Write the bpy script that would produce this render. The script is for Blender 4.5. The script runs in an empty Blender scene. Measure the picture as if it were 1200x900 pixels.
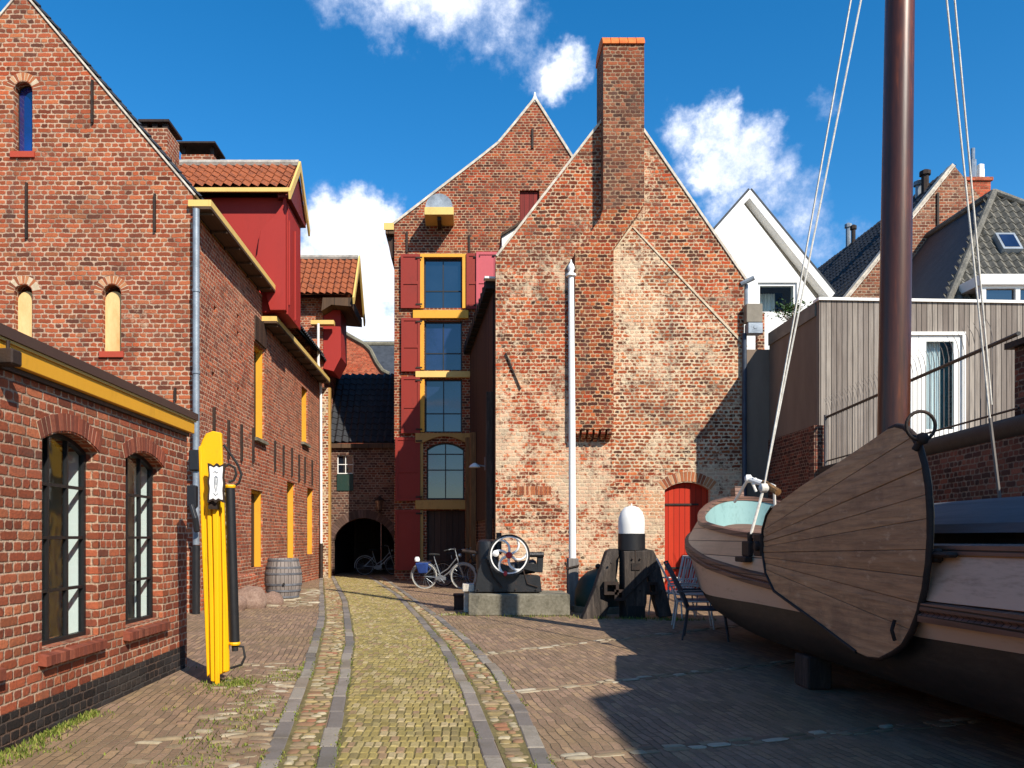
import bpy, bmesh, math, random
from mathutils import Vector, Matrix, noise as mnoise
from mathutils.geometry import tessellate_polygon
random.seed(7)
R = math.radians
SC = bpy.context.scene
COL = SC.collection

# ------------------------------------------------------------------ camera, sky, sun, exposure
F, VX, HY, EYE = 950.0, 545.0, 630.0, 1.4          # lens in photo pixels, vanishing point, eye height
cam = bpy.data.cameras.new('Camera')
cam.sensor_width = 36.0
cam.lens = 36.0 * F / 1200.0
cam.shift_x = (600 - VX) / 1200.0
cam.shift_y = (HY - 450) / 1200.0
cam.clip_start, cam.clip_end = 0.05, 2000
camo = bpy.data.objects.new('Camera', cam)
COL.objects.link(camo)
camo.location = (0, 0, EYE)
camo.rotation_euler = (R(90), 0, 0)
SC.camera = camo

SUN_AZ = Vector((0.53, -0.848, 0)).normalized()     # horizontal direction towards the sun
SUN_EL = R(38)
to_sun = Vector((SUN_AZ.x * math.cos(SUN_EL), SUN_AZ.y * math.cos(SUN_EL), math.sin(SUN_EL)))
sun = bpy.data.lights.new('Sun', 'SUN')
sun.energy = 4.3
sun.angle = R(0.5)
sun.color = (1.0, 0.92, 0.80)
suno = bpy.data.objects.new('Sun', sun)
COL.objects.link(suno)
suno.rotation_euler = (-to_sun).to_track_quat('-Z', 'Y').to_euler()
suno.location = (20, -20, 30)

world = bpy.data.worlds.new('World')
SC.world = world
world.use_nodes = True
SKY_STRENGTH = 0.15
SC.view_settings.view_transform = 'Standard'
SC.view_settings.look = 'None'
SC.view_settings.exposure = 0.72
SC.view_settings.gamma = 1.0


# ------------------------------------------------------------------ node helpers
class NT:
    def __init__(s, tree):
        s.t = tree

    def nd(s, typ, ins=None, **props):
        n = s.t.nodes.new(typ)
        for k, v in props.items():
            setattr(n, k, v)
        for k, v in (ins or {}).items():
            sk = n.inputs[k]
            if isinstance(v, bpy.types.NodeSocket):
                s.t.links.new(v, sk)
            else:
                sk.default_value = v
        return n

    def m(s, op, a, b=0.0, c=0.0, clamp=False):
        n = s.nd('ShaderNodeMath', {0: a, 1: b, 2: c}, operation=op)
        n.use_clamp = clamp
        return n.outputs[0]

    def vm(s, op, a, b=(0, 0, 0)):
        n = s.nd('ShaderNodeVectorMath', {0: a, 1: b}, operation=op)
        return n

    def noise(s, vec, scale, detail=3.0, rough=0.55, out=0):
        n = s.nd('ShaderNodeTexNoise', {'Vector': vec, 'Scale': scale, 'Detail': detail, 'Roughness': rough})
        return n.outputs[out]

    def ramp(s, fac, stops, interp='LINEAR'):
        n = s.nd('ShaderNodeValToRGB', {0: fac})
        cr = n.color_ramp
        cr.interpolation = interp
        while len(cr.elements) > len(stops):
            cr.elements.remove(cr.elements[-1])
        while len(cr.elements) < len(stops):
            cr.elements.new(0.5)
        for e, (p, c) in zip(cr.elements, stops):
            e.position = p
            e.color = (c[0], c[1], c[2], 1)
        return n.outputs[0]

    def mix(s, fac, a, b, blend='MIX'):
        n = s.nd('ShaderNodeMix', data_type='RGBA', blend_type=blend)
        for k, v in ((0, fac), (6, a), (7, b)):
            if isinstance(v, bpy.types.NodeSocket):
                s.t.links.new(v, n.inputs[k])
            else:
                n.inputs[k].default_value = v if k == 0 else (v[0], v[1], v[2], 1)
        return n.outputs[2]

    def sstep(s, x, a, b):
        n = s.nd('ShaderNodeMapRange', {'Value': x, 'From Min': a, 'From Max': b, 'To Min': 0.0, 'To Max': 1.0},
                 interpolation_type='SMOOTHSTEP')
        return n.outputs[0]

    def xyz(s, v):
        return s.nd('ShaderNodeSeparateXYZ', {0: v}).outputs

    def comb(s, x, y, z=0.0):
        return s.nd('ShaderNodeCombineXYZ', {0: x, 1: y, 2: z}).outputs[0]


def hx(h):
    h = h.lstrip('#')
    out = []
    for i in (0, 2, 4):
        c = int(h[i:i + 2], 16) / 255
        out.append(c / 12.92 if c <= 0.04045 else ((c + 0.055) / 1.055) ** 2.4)
    return tuple(out)


def new_mat(name):
    mt = bpy.data.materials.new(name)
    mt.use_nodes = True
    t = NT(mt.node_tree)
    b = mt.node_tree.nodes['Principled BSDF']
    return mt, t, b


def link(t, a, b):
    t.t.links.new(a, b)


def bump(t, b, height, strength=0.6, dist=0.01):
    n = t.nd('ShaderNodeBump', {'Strength': strength, 'Distance': dist, 'Height': height})
    link(t, n.outputs[0], b.inputs['Normal'])


# ------------------------------------------------------------------ sky with clouds
def build_world():
    t = NT(world.node_tree)
    bg = world.node_tree.nodes['Background']
    sky = t.nd('ShaderNodeTexSky', sky_type='NISHITA')
    sky.sun_disc = False
    sky.sun_elevation = SUN_EL
    sky.sun_rotation = math.atan2(SUN_AZ.x, SUN_AZ.y)
    sky.altitude = 0
    sky.air_density = 1.0
    sky.dust_density = 0.15
    sky.ozone_density = 4.0
    hs = t.nd('ShaderNodeHueSaturation', {'Hue': 0.497, 'Saturation': 1.34, 'Value': 0.75, 'Fac': 1.0, 'Color': sky.outputs[0]})
    d = t.nd('ShaderNodeTexCoord').outputs['Generated']
    nd = t.vm('NORMALIZE', d).outputs[0]
    # wobble the direction so that cloud borders fray
    w1 = t.noise(nd, 8.0, 6.0, 0.62, 1)
    wob = t.vm('SUBTRACT', w1, (0.5, 0.5, 0.5)).outputs[0]
    wob = t.vm('MULTIPLY', wob, (0.13, 0.13, 0.13)).outputs[0]
    dw = t.vm('NORMALIZE', t.vm('ADD', nd, wob).outputs[0]).outputs[0]

    def dirof(px, py):
        return Vector(((px - VX) / F, 1.0, (HY - py) / F)).normalized()
    blobs = [(420, -25, 3.6, .62), (470, 0, 3.6, .8), (520, 10, 3.4, .85), (560, 25, 3.0, .75), (600, 50, 2.2, .55), (632, 66, 2.0, .55), (658, 76, 2.3, .85), (540, -60, 7, .9),
             (812, 140, 2.4, .8), (845, 135, 2.6, 1.0), (878, 165, 2.8, 1.0), (850, 190, 3.0, 1.0), (905, 200, 2.5, .75), (820, 190, 2.4, .6), (870, 235, 3.4, .7), (935, 255, 3.4, .6),
             (975, 295, 3.6, .55), (964, 127, 1.3, .4), (925, 300, 3.5, .6),
             (440, 262, 3.0, 1.15), (400, 290, 4.0, 1.2), (440, 330, 5.0, 1.25), (390, 350, 6.0, 1.25), (470, 390, 6.0, 1.15),
             (250, 390, 9, 1.0), (560, 420, 9, 1.0), (760, 380, 8, .9), (1050, 420, 8, .7)]
    acc = None
    for (px, py, deg, wgt) in blobs:
        if wgt <= 0:
            continue
        v = dirof(px, py)
        dp = t.vm('DOT_PRODUCT', dw, (v.x, v.y, v.z)).outputs['Value']
        mk = t.m('MULTIPLY', t.sstep(dp, math.cos(R(deg)), math.cos(R(deg * 0.12))), wgt)
        acc = mk if acc is None else t.m('MAXIMUM', acc, mk)
    # loose cloud everywhere else in the sky (behind and beside the viewer)
    zz = t.xyz(nd)
    pl = t.comb(t.m('DIVIDE', zz[0], t.m('MAXIMUM', zz[2], 0.06)), t.m('DIVIDE', zz[1], t.m('MAXIMUM', zz[2], 0.06)))
    far = t.noise(pl, 0.55, 6.0, 0.6)
    back = t.sstep(zz[1], 0.35, -0.1)
    acc = t.m('MAXIMUM', acc, t.m('MULTIPLY', t.sstep(far, 0.52, 0.68), back))
    det = t.noise(nd, 17.0, 9.0, 0.66)
    det2 = t.noise(nd, 5.0, 4.0, 0.55)
    dens = t.m('ADD', acc, t.m('MULTIPLY', t.m('SUBTRACT', det, 0.5), 2.1))
    dens = t.m('MULTIPLY', t.sstep(dens, 0.15, 1.15), t.sstep(acc, 0.0, 0.3))
    shade = t.m('ADD', t.m('MULTIPLY', dens, 0.75), t.m('MULTIPLY', det2, 0.5))
    ccol = t.ramp(shade, [(0.3, (2.0, 2.6, 4.0)), (0.65, (2.9, 3.4, 4.6)), (1.05, (5.0, 5.2, 5.7))])
    col = t.mix(t.m('MULTIPLY', dens, 0.95), hs.outputs[0], ccol)
    link(t, col, bg.inputs['Color'])
    bg.inputs['Strength'].default_value = SKY_STRENGTH


build_world()


# ------------------------------------------------------------------ materials
def uvsock(t):
    return t.nd('ShaderNodeTexCoord').outputs['UV']


def possock(t):
    return t.nd('ShaderNodeNewGeometry').outputs['Position']


def brick_mat(name, pal, mortar, h=0.095, L=0.30, j=0.018, lime=0.0, lime_col=(0.62, 0.5, 0.36), lime_top=None,
              soot=0.25, seed=0.0, wob=0.010, blot=None, bstr=0.7, header=True, rag=0.02, patchy=0.7, streak=0.35, fade=0.75):
    mt, t, b = new_mat(name)
    uv = t.vm('ADD', uvsock(t), (seed, seed * 0.37, 0)).outputs[0]
    pos = possock(t)
    n1 = t.noise(uv, 3.2, 3.0, 0.6, 1)
    n1 = t.vm('MULTIPLY', t.vm('SUBTRACT', n1, (0.5, 0.5, 0.5)).outputs[0], (wob * 3, wob * 3, 0)).outputs[0]
    n2 = t.noise(uv, 24.0, 2.0, 0.6, 1)
    n2 = t.vm('MULTIPLY', t.vm('SUBTRACT', n2, (0.5, 0.5, 0.5)).outputs[0], (wob, wob, 0)).outputs[0]
    duv = t.vm('ADD', t.vm('ADD', uv, n1).outputs[0], n2).outputs[0]
    u, v, _ = t.xyz(duv)
    vr = t.m('DIVIDE', v, h)
    row = t.m('FLOOR', vr)
    fv = t.m('SUBTRACT', vr, row)
    par = t.m('FLOORED_MODULO', row, 2.0)
    half = t.m('FLOORED_MODULO', t.m('FLOOR', t.m('MULTIPLY', row, 0.5)), 2.0)
    if header:
        w = t.m('MULTIPLY', L, t.m('SUBTRACT', 1.0, t.m('MULTIPLY', par, 0.5)))
    else:
        w = L
    off = t.m('MULTIPLY', L, t.m('ADD', t.m('MULTIPLY', half, 0.5), t.m('MULTIPLY', par, 0.25)))
    ur = t.m('DIVIDE', t.m('ADD', u, off), w)
    colm = t.m('FLOOR', ur)
    fu = t.m('SUBTRACT', ur, colm)
    wn = t.nd('ShaderNodeTexWhiteNoise', {'Vector': t.comb(row, colm, par)}, noise_dimensions='3D')
    rnd = wn.outputs['Value']
    du = t.m('MULTIPLY', t.m('MINIMUM', fu, t.m('SUBTRACT', 1.0, fu)), w)
    dv = t.m('MULTIPLY', t.m('MINIMUM', fv, t.m('SUBTRACT', 1.0, fv)), h)
    dd = t.m('DIVIDE', t.m('MULTIPLY', du, dv), t.m('MAXIMUM', t.m('ADD', du, dv), 0.0001))
    fine = t.noise(uv, 38.0, 4.0, 0.65)
    mid = t.noise(uv, 15.0, 3.0, 0.6)
    dd = t.m('ADD', dd, t.m('ADD', t.m('MULTIPLY', t.m('SUBTRACT', fine, 0.5), 0.014), t.m('MULTIPLY', t.m('SUBTRACT', mid, 0.5), rag)))
    mask = t.sstep(dd, j / 2 * 0.86 - 0.004, j / 2 * 0.86 + 0.004)
    stops = [((i + 0.0) / len(pal), c) for i, c in enumerate(pal)]
    bc = t.ramp(rnd, stops, 'CONSTANT')
    med = t.noise(uv, 0.9, 5.0, 0.62)
    # slow drift of fired colour over the wall, plus grain inside each brick
    bc = t.mix(t.m('MULTIPLY', t.sstep(med, 0.35, 0.7), 0.45), bc, pal[-1])
    rnd2 = t.nd('ShaderNodeSeparateColor', {0: wn.outputs['Color']}).outputs[1]
    bc = t.mix(1.0, bc, t.ramp(t.m('ADD', t.m('MULTIPLY', rnd2, .6), t.m('MULTIPLY', mid, .4)), [(0.15, (.54, .53, .53)), (.5, (.92, .90, .88)), (.9, (1.26, 1.24, 1.20))]), 'MULTIPLY')
    bc = t.mix(t.m('MULTIPLY', t.sstep(fine, 0.4, 0.75), 0.4), bc, (0.06, 0.035, 0.028), 'MIX')
    mc = t.mix(t.m('MULTIPLY', fine, 0.5), mortar, tuple(c * 0.55 for c in mortar))
    fd = t.noise(uv, 1.7, 6.0, 0.7)
    mc = t.mix(t.m('MULTIPLY', t.sstep(fd, 0.44, 0.66), fade), mc, (0.15, 0.085, 0.055))
    if lime > 0:
        big = t.noise(uv, 0.55, 6.0, 0.68)
        sm = t.noise(uv, 7.0, 5.0, 0.7)
        lm = t.m('ADD', t.m('MULTIPLY', big, 0.55), t.m('MULTIPLY', sm, 0.45))
        lo = 0.62 - 0.22 * lime
        if lime_top is not None:
            z = t.xyz(pos)[2]
            lm = t.m('ADD', lm, t.m('MULTIPLY', t.sstep(z, lime_top + 1.6, lime_top - 1.6), 0.07))
        lmask = t.sstep(lm, lo, lo + 0.07)
        bc = t.mix(t.m('MULTIPLY', lmask, 0.58), bc, lime_col)
        mc = t.mix(t.m('MULTIPLY', lmask, 0.5), mc, lime_col)
    rp = t.sstep(t.noise(t.vm('MULTIPLY', uv, (0.45, 0.6, 1)).outputs[0], 1.0, 5.0, 0.6), 0.55, 0.59)
    bc = t.mix(t.m('MULTIPLY', rp, patchy), bc, (1.0, 0.70, 0.55), 'MULTIPLY')
    sk = t.noise(t.comb(t.m('MULTIPLY', u, 2.6), t.m('MULTIPLY', v, 0.28)), 1.0, 6.0, 0.65)
    c = t.mix(mask, mc, bc)
    c = t.mix(t.m('MULTIPLY', t.sstep(sk, 0.53, 0.72), streak), c, (0.075, 0.058, 0.05))
    hz = t.noise(t.comb(t.m('MULTIPLY', u, 0.35), t.m('MULTIPLY', v, 1.5)), 1.3, 7.0, 0.7)
    c = t.mix(t.m('MULTIPLY', t.sstep(hz, 0.55, 0.68), streak), c, (0.11, 0.085, 0.065))
    if soot > 0:
        so = t.noise(uv, 0.42, 7.0, 0.72)
        c = t.mix(t.m('MULTIPLY', t.sstep(so, 0.5, 0.72), soot), c, (0.05, 0.042, 0.035))
    if blot:
        for (z0, z1, colr, amt) in blot:
            z = t.xyz(pos)[2]
            zz = t.m('ADD', z, t.m('MULTIPLY', t.m('SUBTRACT', t.noise(uv, 2.0, 5.0, 0.7), 0.5), 1.4))
            c = t.mix(t.m('MULTIPLY', t.sstep(zz, z1, z0), amt), c, colr)
    link(t, c, b.inputs['Base Color'])
    b.inputs['Roughness'].default_value = 0.9
    b.inputs['Specular IOR Level'].default_value = 0.2
    hgt = t.m('ADD', t.m('MULTIPLY', mask, t.m('ADD', 0.75, t.m('MULTIPLY', rnd, 0.35))), t.m('MULTIPLY', fine, 0.55))
    bump(t, b, hgt, bstr, 0.014)
    return mt


def island_mat(name, pal, rough=0.85, grain=30.0, gr=0.35, dirt=0.3, dirt_col=(0.04, 0.035, 0.025), dscale=1.2, bstr=0.5, bdist=0.006):
    mt, t, b = new_mat(name)
    rnd = t.nd('ShaderNodeNewGeometry').outputs['Random Per Island']
    pos = possock(t)
    stops = [(i / len(pal), c) for i, c in enumerate(pal)]
    c = t.ramp(rnd, stops, 'CONSTANT')
    fn = t.noise(pos, grain, 4.0, 0.65)
    c = t.mix(t.m('MULTIPLY', t.sstep(fn, 0.3, 0.8), gr), c, tuple(0.35 * x for x in pal[0]))
    dn = t.noise(pos, dscale, 6.0, 0.7)
    c = t.mix(t.m('MULTIPLY', t.sstep(dn, 0.45, 0.68), dirt), c, dirt_col)
    link(t, c, b.inputs['Base Color'])
    b.inputs['Roughness'].default_value = rough
    b.inputs['Specular IOR Level'].default_value = 0.25
    bump(t, b, fn, bstr, bdist)
    return mt


def paint_mat(name, col, rough=0.45, var=0.18, dirt=0.25, dirt_col=(0.10, 0.07, 0.04), scale=3.0, spec=0.4, stretch=(1, 1, 0.35), metal=0.0):
    mt, t, b = new_mat(name)
    pos = t.nd('ShaderNodeTexCoord').outputs['Object']
    sp = t.vm('MULTIPLY', pos, stretch).outputs[0]
    n = t.noise(sp, scale, 6.0, 0.65)
    n2 = t.noise(sp, scale * 9, 4.0, 0.6)
    c = t.mix(t.m('MULTIPLY', n, var * 2), col, tuple(x * 0.62 for x in col))
    c = t.mix(t.m('MULTIPLY', t.sstep(t.m('ADD', t.m('MULTIPLY', n, 0.6), t.m('MULTIPLY', n2, 0.4)), 0.5, 0.68), dirt), c, dirt_col)
    link(t, c, b.inputs['Base Color'])
    link(t, t.m('ADD', rough - 0.1, t.m('MULTIPLY', n2, 0.25)), b.inputs['Roughness'])
    b.inputs['Specular IOR Level'].default_value = spec
    b.inputs['Metallic'].default_value = metal
    bump(t, b, n2, 0.18, 0.004)
    return mt


def plank_mat(name, pal, w=0.12, gap=0.006, axis='u', rough=0.75, grain=1.0, gapcol=(0.02, 0.015, 0.012), stain=0.25, stain_col=(0.05, 0.035, 0.03)):
    mt, t, b = new_mat(name)
    uv = uvsock(t)
    u, v, _ = t.xyz(uv)
    if axis == 'v':
        u, v = v, u
    ur = t.m('DIVIDE', u, w)
    pid = t.m('FLOOR', ur)
    fu = t.m('SUBTRACT', ur, pid)
    wn = t.nd('ShaderNodeTexWhiteNoise', {'W': pid}, noise_dimensions='1D').outputs['Value']
    d = t.m('MULTIPLY', t.m('MINIMUM', fu, t.m('SUBTRACT', 1.0, fu)), w)
    mask = t.sstep(d, gap * 0.5, gap * 0.5 + 0.004)
    gv = t.comb(t.m('ADD', t.m('MULTIPLY', u, 34.0), t.m('MULTIPLY', wn, 50)), t.m('ADD', t.m('MULTIPLY', v, 1.3), t.m('MULTIPLY', wn, 31)), wn)
    g = t.noise(gv, 1.0, 5.0, 0.65)
    c = t.ramp(wn, [(i / max(1, len(pal) - 1), p) for i, p in enumerate(pal)])
    c = t.mix(t.m('MULTIPLY', t.sstep(g, 0.35, 0.75), 0.55 * grain), c, tuple(x * 0.4 for x in pal[0]))
    st = t.noise(t.comb(t.m('MULTIPLY', u, 1.5), t.m('MULTIPLY', v, 0.5)), 1.3, 6.0, 0.7)
    c = t.mix(t.m('MULTIPLY', t.sstep(st, 0.45, 0.7), stain), c, stain_col)
    c = t.mix(mask, gapcol, c)
    link(t, c, b.inputs['Base Color'])
    b.inputs['Roughness'].default_value = rough
    b.inputs['Specular IOR Level'].default_value = 0.25
    bump(t, b, t.m('ADD', mask, t.m('MULTIPLY', g, 0.3)), 0.6, 0.008)
    return mt


def noise_mat(name, stops, scale=4.0, rough=0.85, detail=6.0, bstr=0.5, bdist=0.01, stretch=(1, 1, 1), spec=0.3, metal=0.0, fine=0.0):
    mt, t, b = new_mat(name)
    pos = t.nd('ShaderNodeTexCoord').outputs['Object']
    sp = t.vm('MULTIPLY', pos, stretch).outputs[0]
    n = t.noise(sp, scale, detail, 0.65)
    n2 = t.noise(sp, scale * 8, 4.0, 0.6)
    k = t.m('ADD', t.m('MULTIPLY', n, 1 - fine), t.m('MULTIPLY', n2, fine))
    c = t.ramp(k, stops)
    link(t, c, b.inputs['Base Color'])
    b.inputs['Roughness'].default_value = rough
    b.inputs['Specular IOR Level'].default_value = spec
    b.inputs['Metallic'].default_value = metal
    bump(t, b, t.m('ADD', n, t.m('MULTIPLY', n2, 0.4)), bstr, bdist)
    return mt


def glass_clear(name, tint=(0.9, 0.95, 0.95)):
    mt, t, b = new_mat(name)
    mt.node_tree.nodes.remove(b)
    out = mt.node_tree.nodes['Material Output']
    tr = t.nd('ShaderNodeBsdfTransparent', {'Color': (*tint, 1)})
    gpos = t.nd('ShaderNodeTexCoord').outputs['Object']
    bmp = t.nd('ShaderNodeBump', {'Strength': 0.35, 'Distance': 0.02, 'Height': t.noise(gpos, 2.6, 3.0, 0.5)})
    gl = t.nd('ShaderNodeBsdfGlossy', {'Color': (1, 1, 1, 1), 'Roughness': 0.03, 'Normal': bmp.outputs[0]})
    bf = t.nd('ShaderNodeNewGeometry').outputs['Backfacing']
    fr = t.nd('ShaderNodeFresnel', {'IOR': t.m('SUBTRACT', 1.16, t.m('MULTIPLY', bf, 1.16 - 1 / 1.16))})
    mx = t.nd('ShaderNodeMixShader', {0: fr.outputs[0], 1: tr.outputs[0], 2: gl.outputs[0]})
    link(t, mx.outputs[0], out.inputs[0])
    return mt


def glass_dark(name, col, rough=0.04, metal=0.0, spec=1.0):
    mt, t, b = new_mat(name)
    pos = t.nd('ShaderNodeTexCoord').outputs['Object']
    n = t.noise(pos, 0.9, 4.0, 0.6)
    c = t.mix(t.sstep(n, 0.35, 0.65), col, tuple(x * 0.45 for x in col))
    link(t, c, b.inputs['Base Color'])
    b.inputs['Roughness'].default_value = rough
    b.inputs['Specular IOR Level'].default_value = spec
    b.inputs['IOR'].default_value = 1.7
    b.inputs['Metallic'].default_value = metal
    bump(t, b, t.noise(pos, 2.0, 2.0, 0.5), 0.05, 0.01)
    return mt


M = {}
M['brick_old'] = brick_mat('old orange brick', [hx('#a05232'), hx('#ac5f3c'), hx('#92492f'), hx('#7e432e'), hx('#9e5033'), hx('#62392b'), hx('#a86441'), hx('#9a4c31')],
                           hx('#c0a288'), h=0.088, L=0.26, j=0.019, lime=0.24, lime_col=hx('#b8987c'), soot=0.22, seed=3.1, wob=0.014, rag=0.022, streak=.3)
M['brick_side'] = brick_mat('long wall brick', [hx('#b05a3a'), hx('#bc6846'), hx('#a24e34'), hx('#944a34'), hx('#b66444'), hx('#844a3a')],
                            hx('#c2a086'), h=0.083, L=0.25, j=0.017, lime=0.25, lime_col=hx('#bc8c6e'), soot=0.16, seed=11.7, wob=0.016, rag=0.022, streak=.2)
M['brick_wing'] = brick_mat('clean red brick', [hx('#9e5539'), hx('#aa6042'), hx('#904b34'), hx('#9a5339'), hx('#ae6847'), hx('#804634'), hx('#964f36')],
                            hx('#bfa58c'), h=0.0715, L=0.215, j=0.0125, lime=0.0, soot=0.22, seed=1.3, wob=0.005, rag=0.010, patchy=.45, streak=.3, fade=.55)
M['brick_gable'] = brick_mat('weathered gable brick', [hx('#ac4c28'), hx('#984022'), hx('#6e321e'), hx('#b25a2e'), hx('#4e281c'), hx('#9e4726'), hx('#ba6436'), hx('#402418'), hx('#a45030')],
                             hx('#c6aa8a'), h=0.092, L=0.25, j=0.021, lime=0.44, lime_col=hx('#dcc8a8'), lime_top=5.6, soot=0.5, seed=5.9, wob=0.022, rag=0.03, streak=.42, patchy=.8)
M['brick_patch'] = brick_mat('limewashed gable brick', [hx('#a44e2a'), hx('#8c4226'), hx('#663624'), hx('#ae6238'), hx('#523024'), hx('#a65832')],
                             hx('#d2bc9c'), h=0.092, L=0.25, j=0.026, lime=0.60, lime_col=hx('#dcc8a8'), soot=0.5, seed=5.9, wob=0.022, rag=0.034, streak=.42, patchy=.8)
M['brick_breast'] = brick_mat('chimney breast brick', [hx('#a24422'), hx('#86381f'), hx('#ac5228'), hx('#662d1d'), hx('#b05a2c'), hx('#48261b')],
                              hx('#c0a07c'), h=0.092, L=0.25, j=0.019, lime=0.22, lime_col=hx('#b89c78'), soot=0.45, seed=14.2, wob=0.02, rag=0.028, streak=.4)
M['brick_stack'] = brick_mat('sooty chimney stack brick', [hx('#84503a'), hx('#6a4434'), hx('#583a2e'), hx('#925c40'), hx('#483029'), hx('#8c4e34')],
                             hx('#9c8268'), h=0.092, L=0.25, j=0.020, lime=0.1, lime_col=hx('#8a7058'), soot=0.8, seed=16.2, wob=0.02, rag=0.026, streak=.4)
M['brick_tower'] = brick_mat('shuttered house brick', [hx('#a0462a'), hx('#8f3d25'), hx('#ac5232'), hx('#6f3626'), hx('#a2562f'), hx('#582f24')],
                             hx('#b89a7c'), h=0.088, L=0.26, j=0.019, lime=0.16, lime_col=hx('#a88c68'), soot=0.4, seed=21.5, wob=0.014)
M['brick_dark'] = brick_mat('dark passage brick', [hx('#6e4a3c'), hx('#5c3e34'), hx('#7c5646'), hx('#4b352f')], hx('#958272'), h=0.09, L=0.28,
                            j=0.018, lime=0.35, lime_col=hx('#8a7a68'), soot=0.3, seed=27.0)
M['brick_yard'] = brick_mat('yard wall brick', [hx('#7a4636'), hx('#6a3a2e'), hx('#8a5240'), hx('#573229'), hx('#4b2f29')], hx('#8f7866'), h=0.075, L=0.23,
                            j=0.014, lime=0.1, soot=0.4, seed=31.0)
M['brick_red_far'] = brick_mat('far red brick', [hx('#b0553a'), hx('#a84d34'), hx('#b86044')], hx('#b08060'), h=0.08, L=0.25, j=0.012, soot=0.2, seed=35.0)
M['brick_back'] = brick_mat('back gable brick', [hx('#9a6248'), hx('#875240'), hx('#a9745a'), hx('#6c4638')], hx('#ae9880'), h=0.085, L=0.27, j=0.018,
                            lime=0.35, lime_col=hx('#a08a6e'), soot=0.35, seed=38.0)
M['brick_plain'] = island_mat('arch bricks', [hx('#7c4231'), hx('#8a4a37'), hx('#6e3a2c'), hx('#90523e'), hx('#784234')], grain=40)
M['brick_pale'] = island_mat('old arch bricks', [hx('#a8643f'), hx('#b57a52'), hx('#8f4e33'), hx('#c49570'), hx('#7c4630')], grain=40)
M['brick_arch_dark'] = island_mat('dark arch bricks', [hx('#5c463c'), hx('#4c3a33'), hx('#68524a'), hx('#544038')], grain=40)  # darker tone of arch brick, for the gatehouse
M['mortar'] = noise_mat('lime mortar', [(0.3, hx('#a89478')), (0.7, hx('#cfc0a6'))], 6)
M['coping'] = noise_mat('verge mortar', [(0.3, hx('#9a8f80')), (0.7, hx('#d8cfc0'))], 5)
M['plinth'] = brick_mat('tarred plinth', [hx('#2a2827'), hx('#333130'), hx('#232120')], hx('#45413d'), h=0.0715, L=0.215, j=0.012, soot=0.0, seed=2.0, rag=0.008)
M['yellow'] = paint_mat('ochre yellow paint', hx('#d79b28'), 0.5, 0.10, 0.22, hx('#7c5a20'))
M['yellow_pale'] = paint_mat('pale yellow paint', hx('#d9b668'), 0.55, 0.10, 0.25, hx('#8c7444'))
M['yellow_bright'] = paint_mat('signal yellow paint', hx('#ecb00a'), 0.42, 0.12, 0.38, hx('#8a6414'), 2.6)
M['yellow_old'] = paint_mat('weathered ochre timber', hx('#b08848'), 0.65, 0.2, 0.45, hx('#5c4628'))
M['red'] = paint_mat('red oxide paint', hx('#98231a'), 0.6, 0.10, 0.15, hx('#5c2020'))
M['red_shutter'] = paint_mat('shutter red paint', hx('#86200f'), 0.6, 0.14, 0.3, hx('#54221b'))
M['red_pink'] = paint_mat('faded shutter red', hx('#b9515a'), 0.6, 0.12, 0.2, hx('#7c3c40'))
M['red_door'] = plank_mat('red plank door', [hx('#b42e16'), hx('#a62812'), hx('#bc361a')], w=0.14, gap=0.008, grain=0.25, stain=0.15, stain_col=hx('#6c2012'), gapcol=hx('#5c180c'))
M['black'] = paint_mat('black paint', hx('#1d1d1f'), 0.45, 0.1, 0.2, hx('#3a332d'))
M['iron'] = noise_mat('wrought iron', [(0.3, hx('#1c1917')), (0.7, hx('#3b2b22'))], 8, 0.7)
M['zinc'] = noise_mat('zinc', [(0.3, hx('#6c747c')), (0.7, hx('#97a0a8'))], 3, 0.5, metal=0.35)
M['zinc_dark'] = noise_mat('dark downpipe', [(0.3, hx('#2b3340')), (0.7, hx('#414a58'))], 3, 0.5, metal=0.1)
M['white'] = paint_mat('white paint', hx('#e6e4de'), 0.5, 0.05, 0.12, hx('#9a958a'))
M['plaster_white'] = noise_mat('white render', [(0.25, hx('#dcdcda')), (0.7, hx('#ecebe7'))], 1.2, 0.9, bstr=0.15)
M['plaster_grey'] = noise_mat('brown cladding', [(0.3, hx('#6a5c50')), (0.7, hx('#827264'))], 1.0, 0.85, stretch=(1, 1, .3), bstr=0.2)
M['soffit'] = noise_mat('grey soffit', [(0.3, hx('#6e675c')), (0.7, hx('#8b8375'))], 2, 0.85)
M['niche'] = noise_mat('cream limewash', [(0.25, hx('#c09258')), (0.7, hx('#e2c48c'))], 3.0, 0.85, stretch=(1, 1, 0.4))
M['clad'] = plank_mat('weathered larch cladding', [hx('#6e645c'), hx('#8c8278'), hx('#a0968a'), hx('#766b62'), hx('#948a80')], w=0.115, gap=0.012, stain=0.35, stain_col=hx('#5d4f46'))
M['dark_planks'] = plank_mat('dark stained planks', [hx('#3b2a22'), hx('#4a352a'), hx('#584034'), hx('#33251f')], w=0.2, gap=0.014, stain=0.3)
M['brown_planks'] = plank_mat('brown soffit boards', [hx('#4e3b2c'), hx('#5c4634'), hx('#463527')], w=0.5, gap=0.02)
M['brown_post'] = noise_mat('brown timber post', [(0.3, hx('#5b4028')), (0.7, hx('#8c6840'))], 4, 0.75, stretch=(6, 6, 0.5))
M['timber'] = noise_mat('tarred timber', [(0.28, hx('#1f1b19')), (0.5, hx('#3a332e')), (0.75, hx('#665a50'))], 2.2, 0.8, stretch=(7, 7, 0.6), bstr=0.8, fine=0.3)
M['tar'] = noise_mat('tar', [(0.3, hx('#121212')), (0.7, hx('#252423'))], 5, 0.6)
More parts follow.
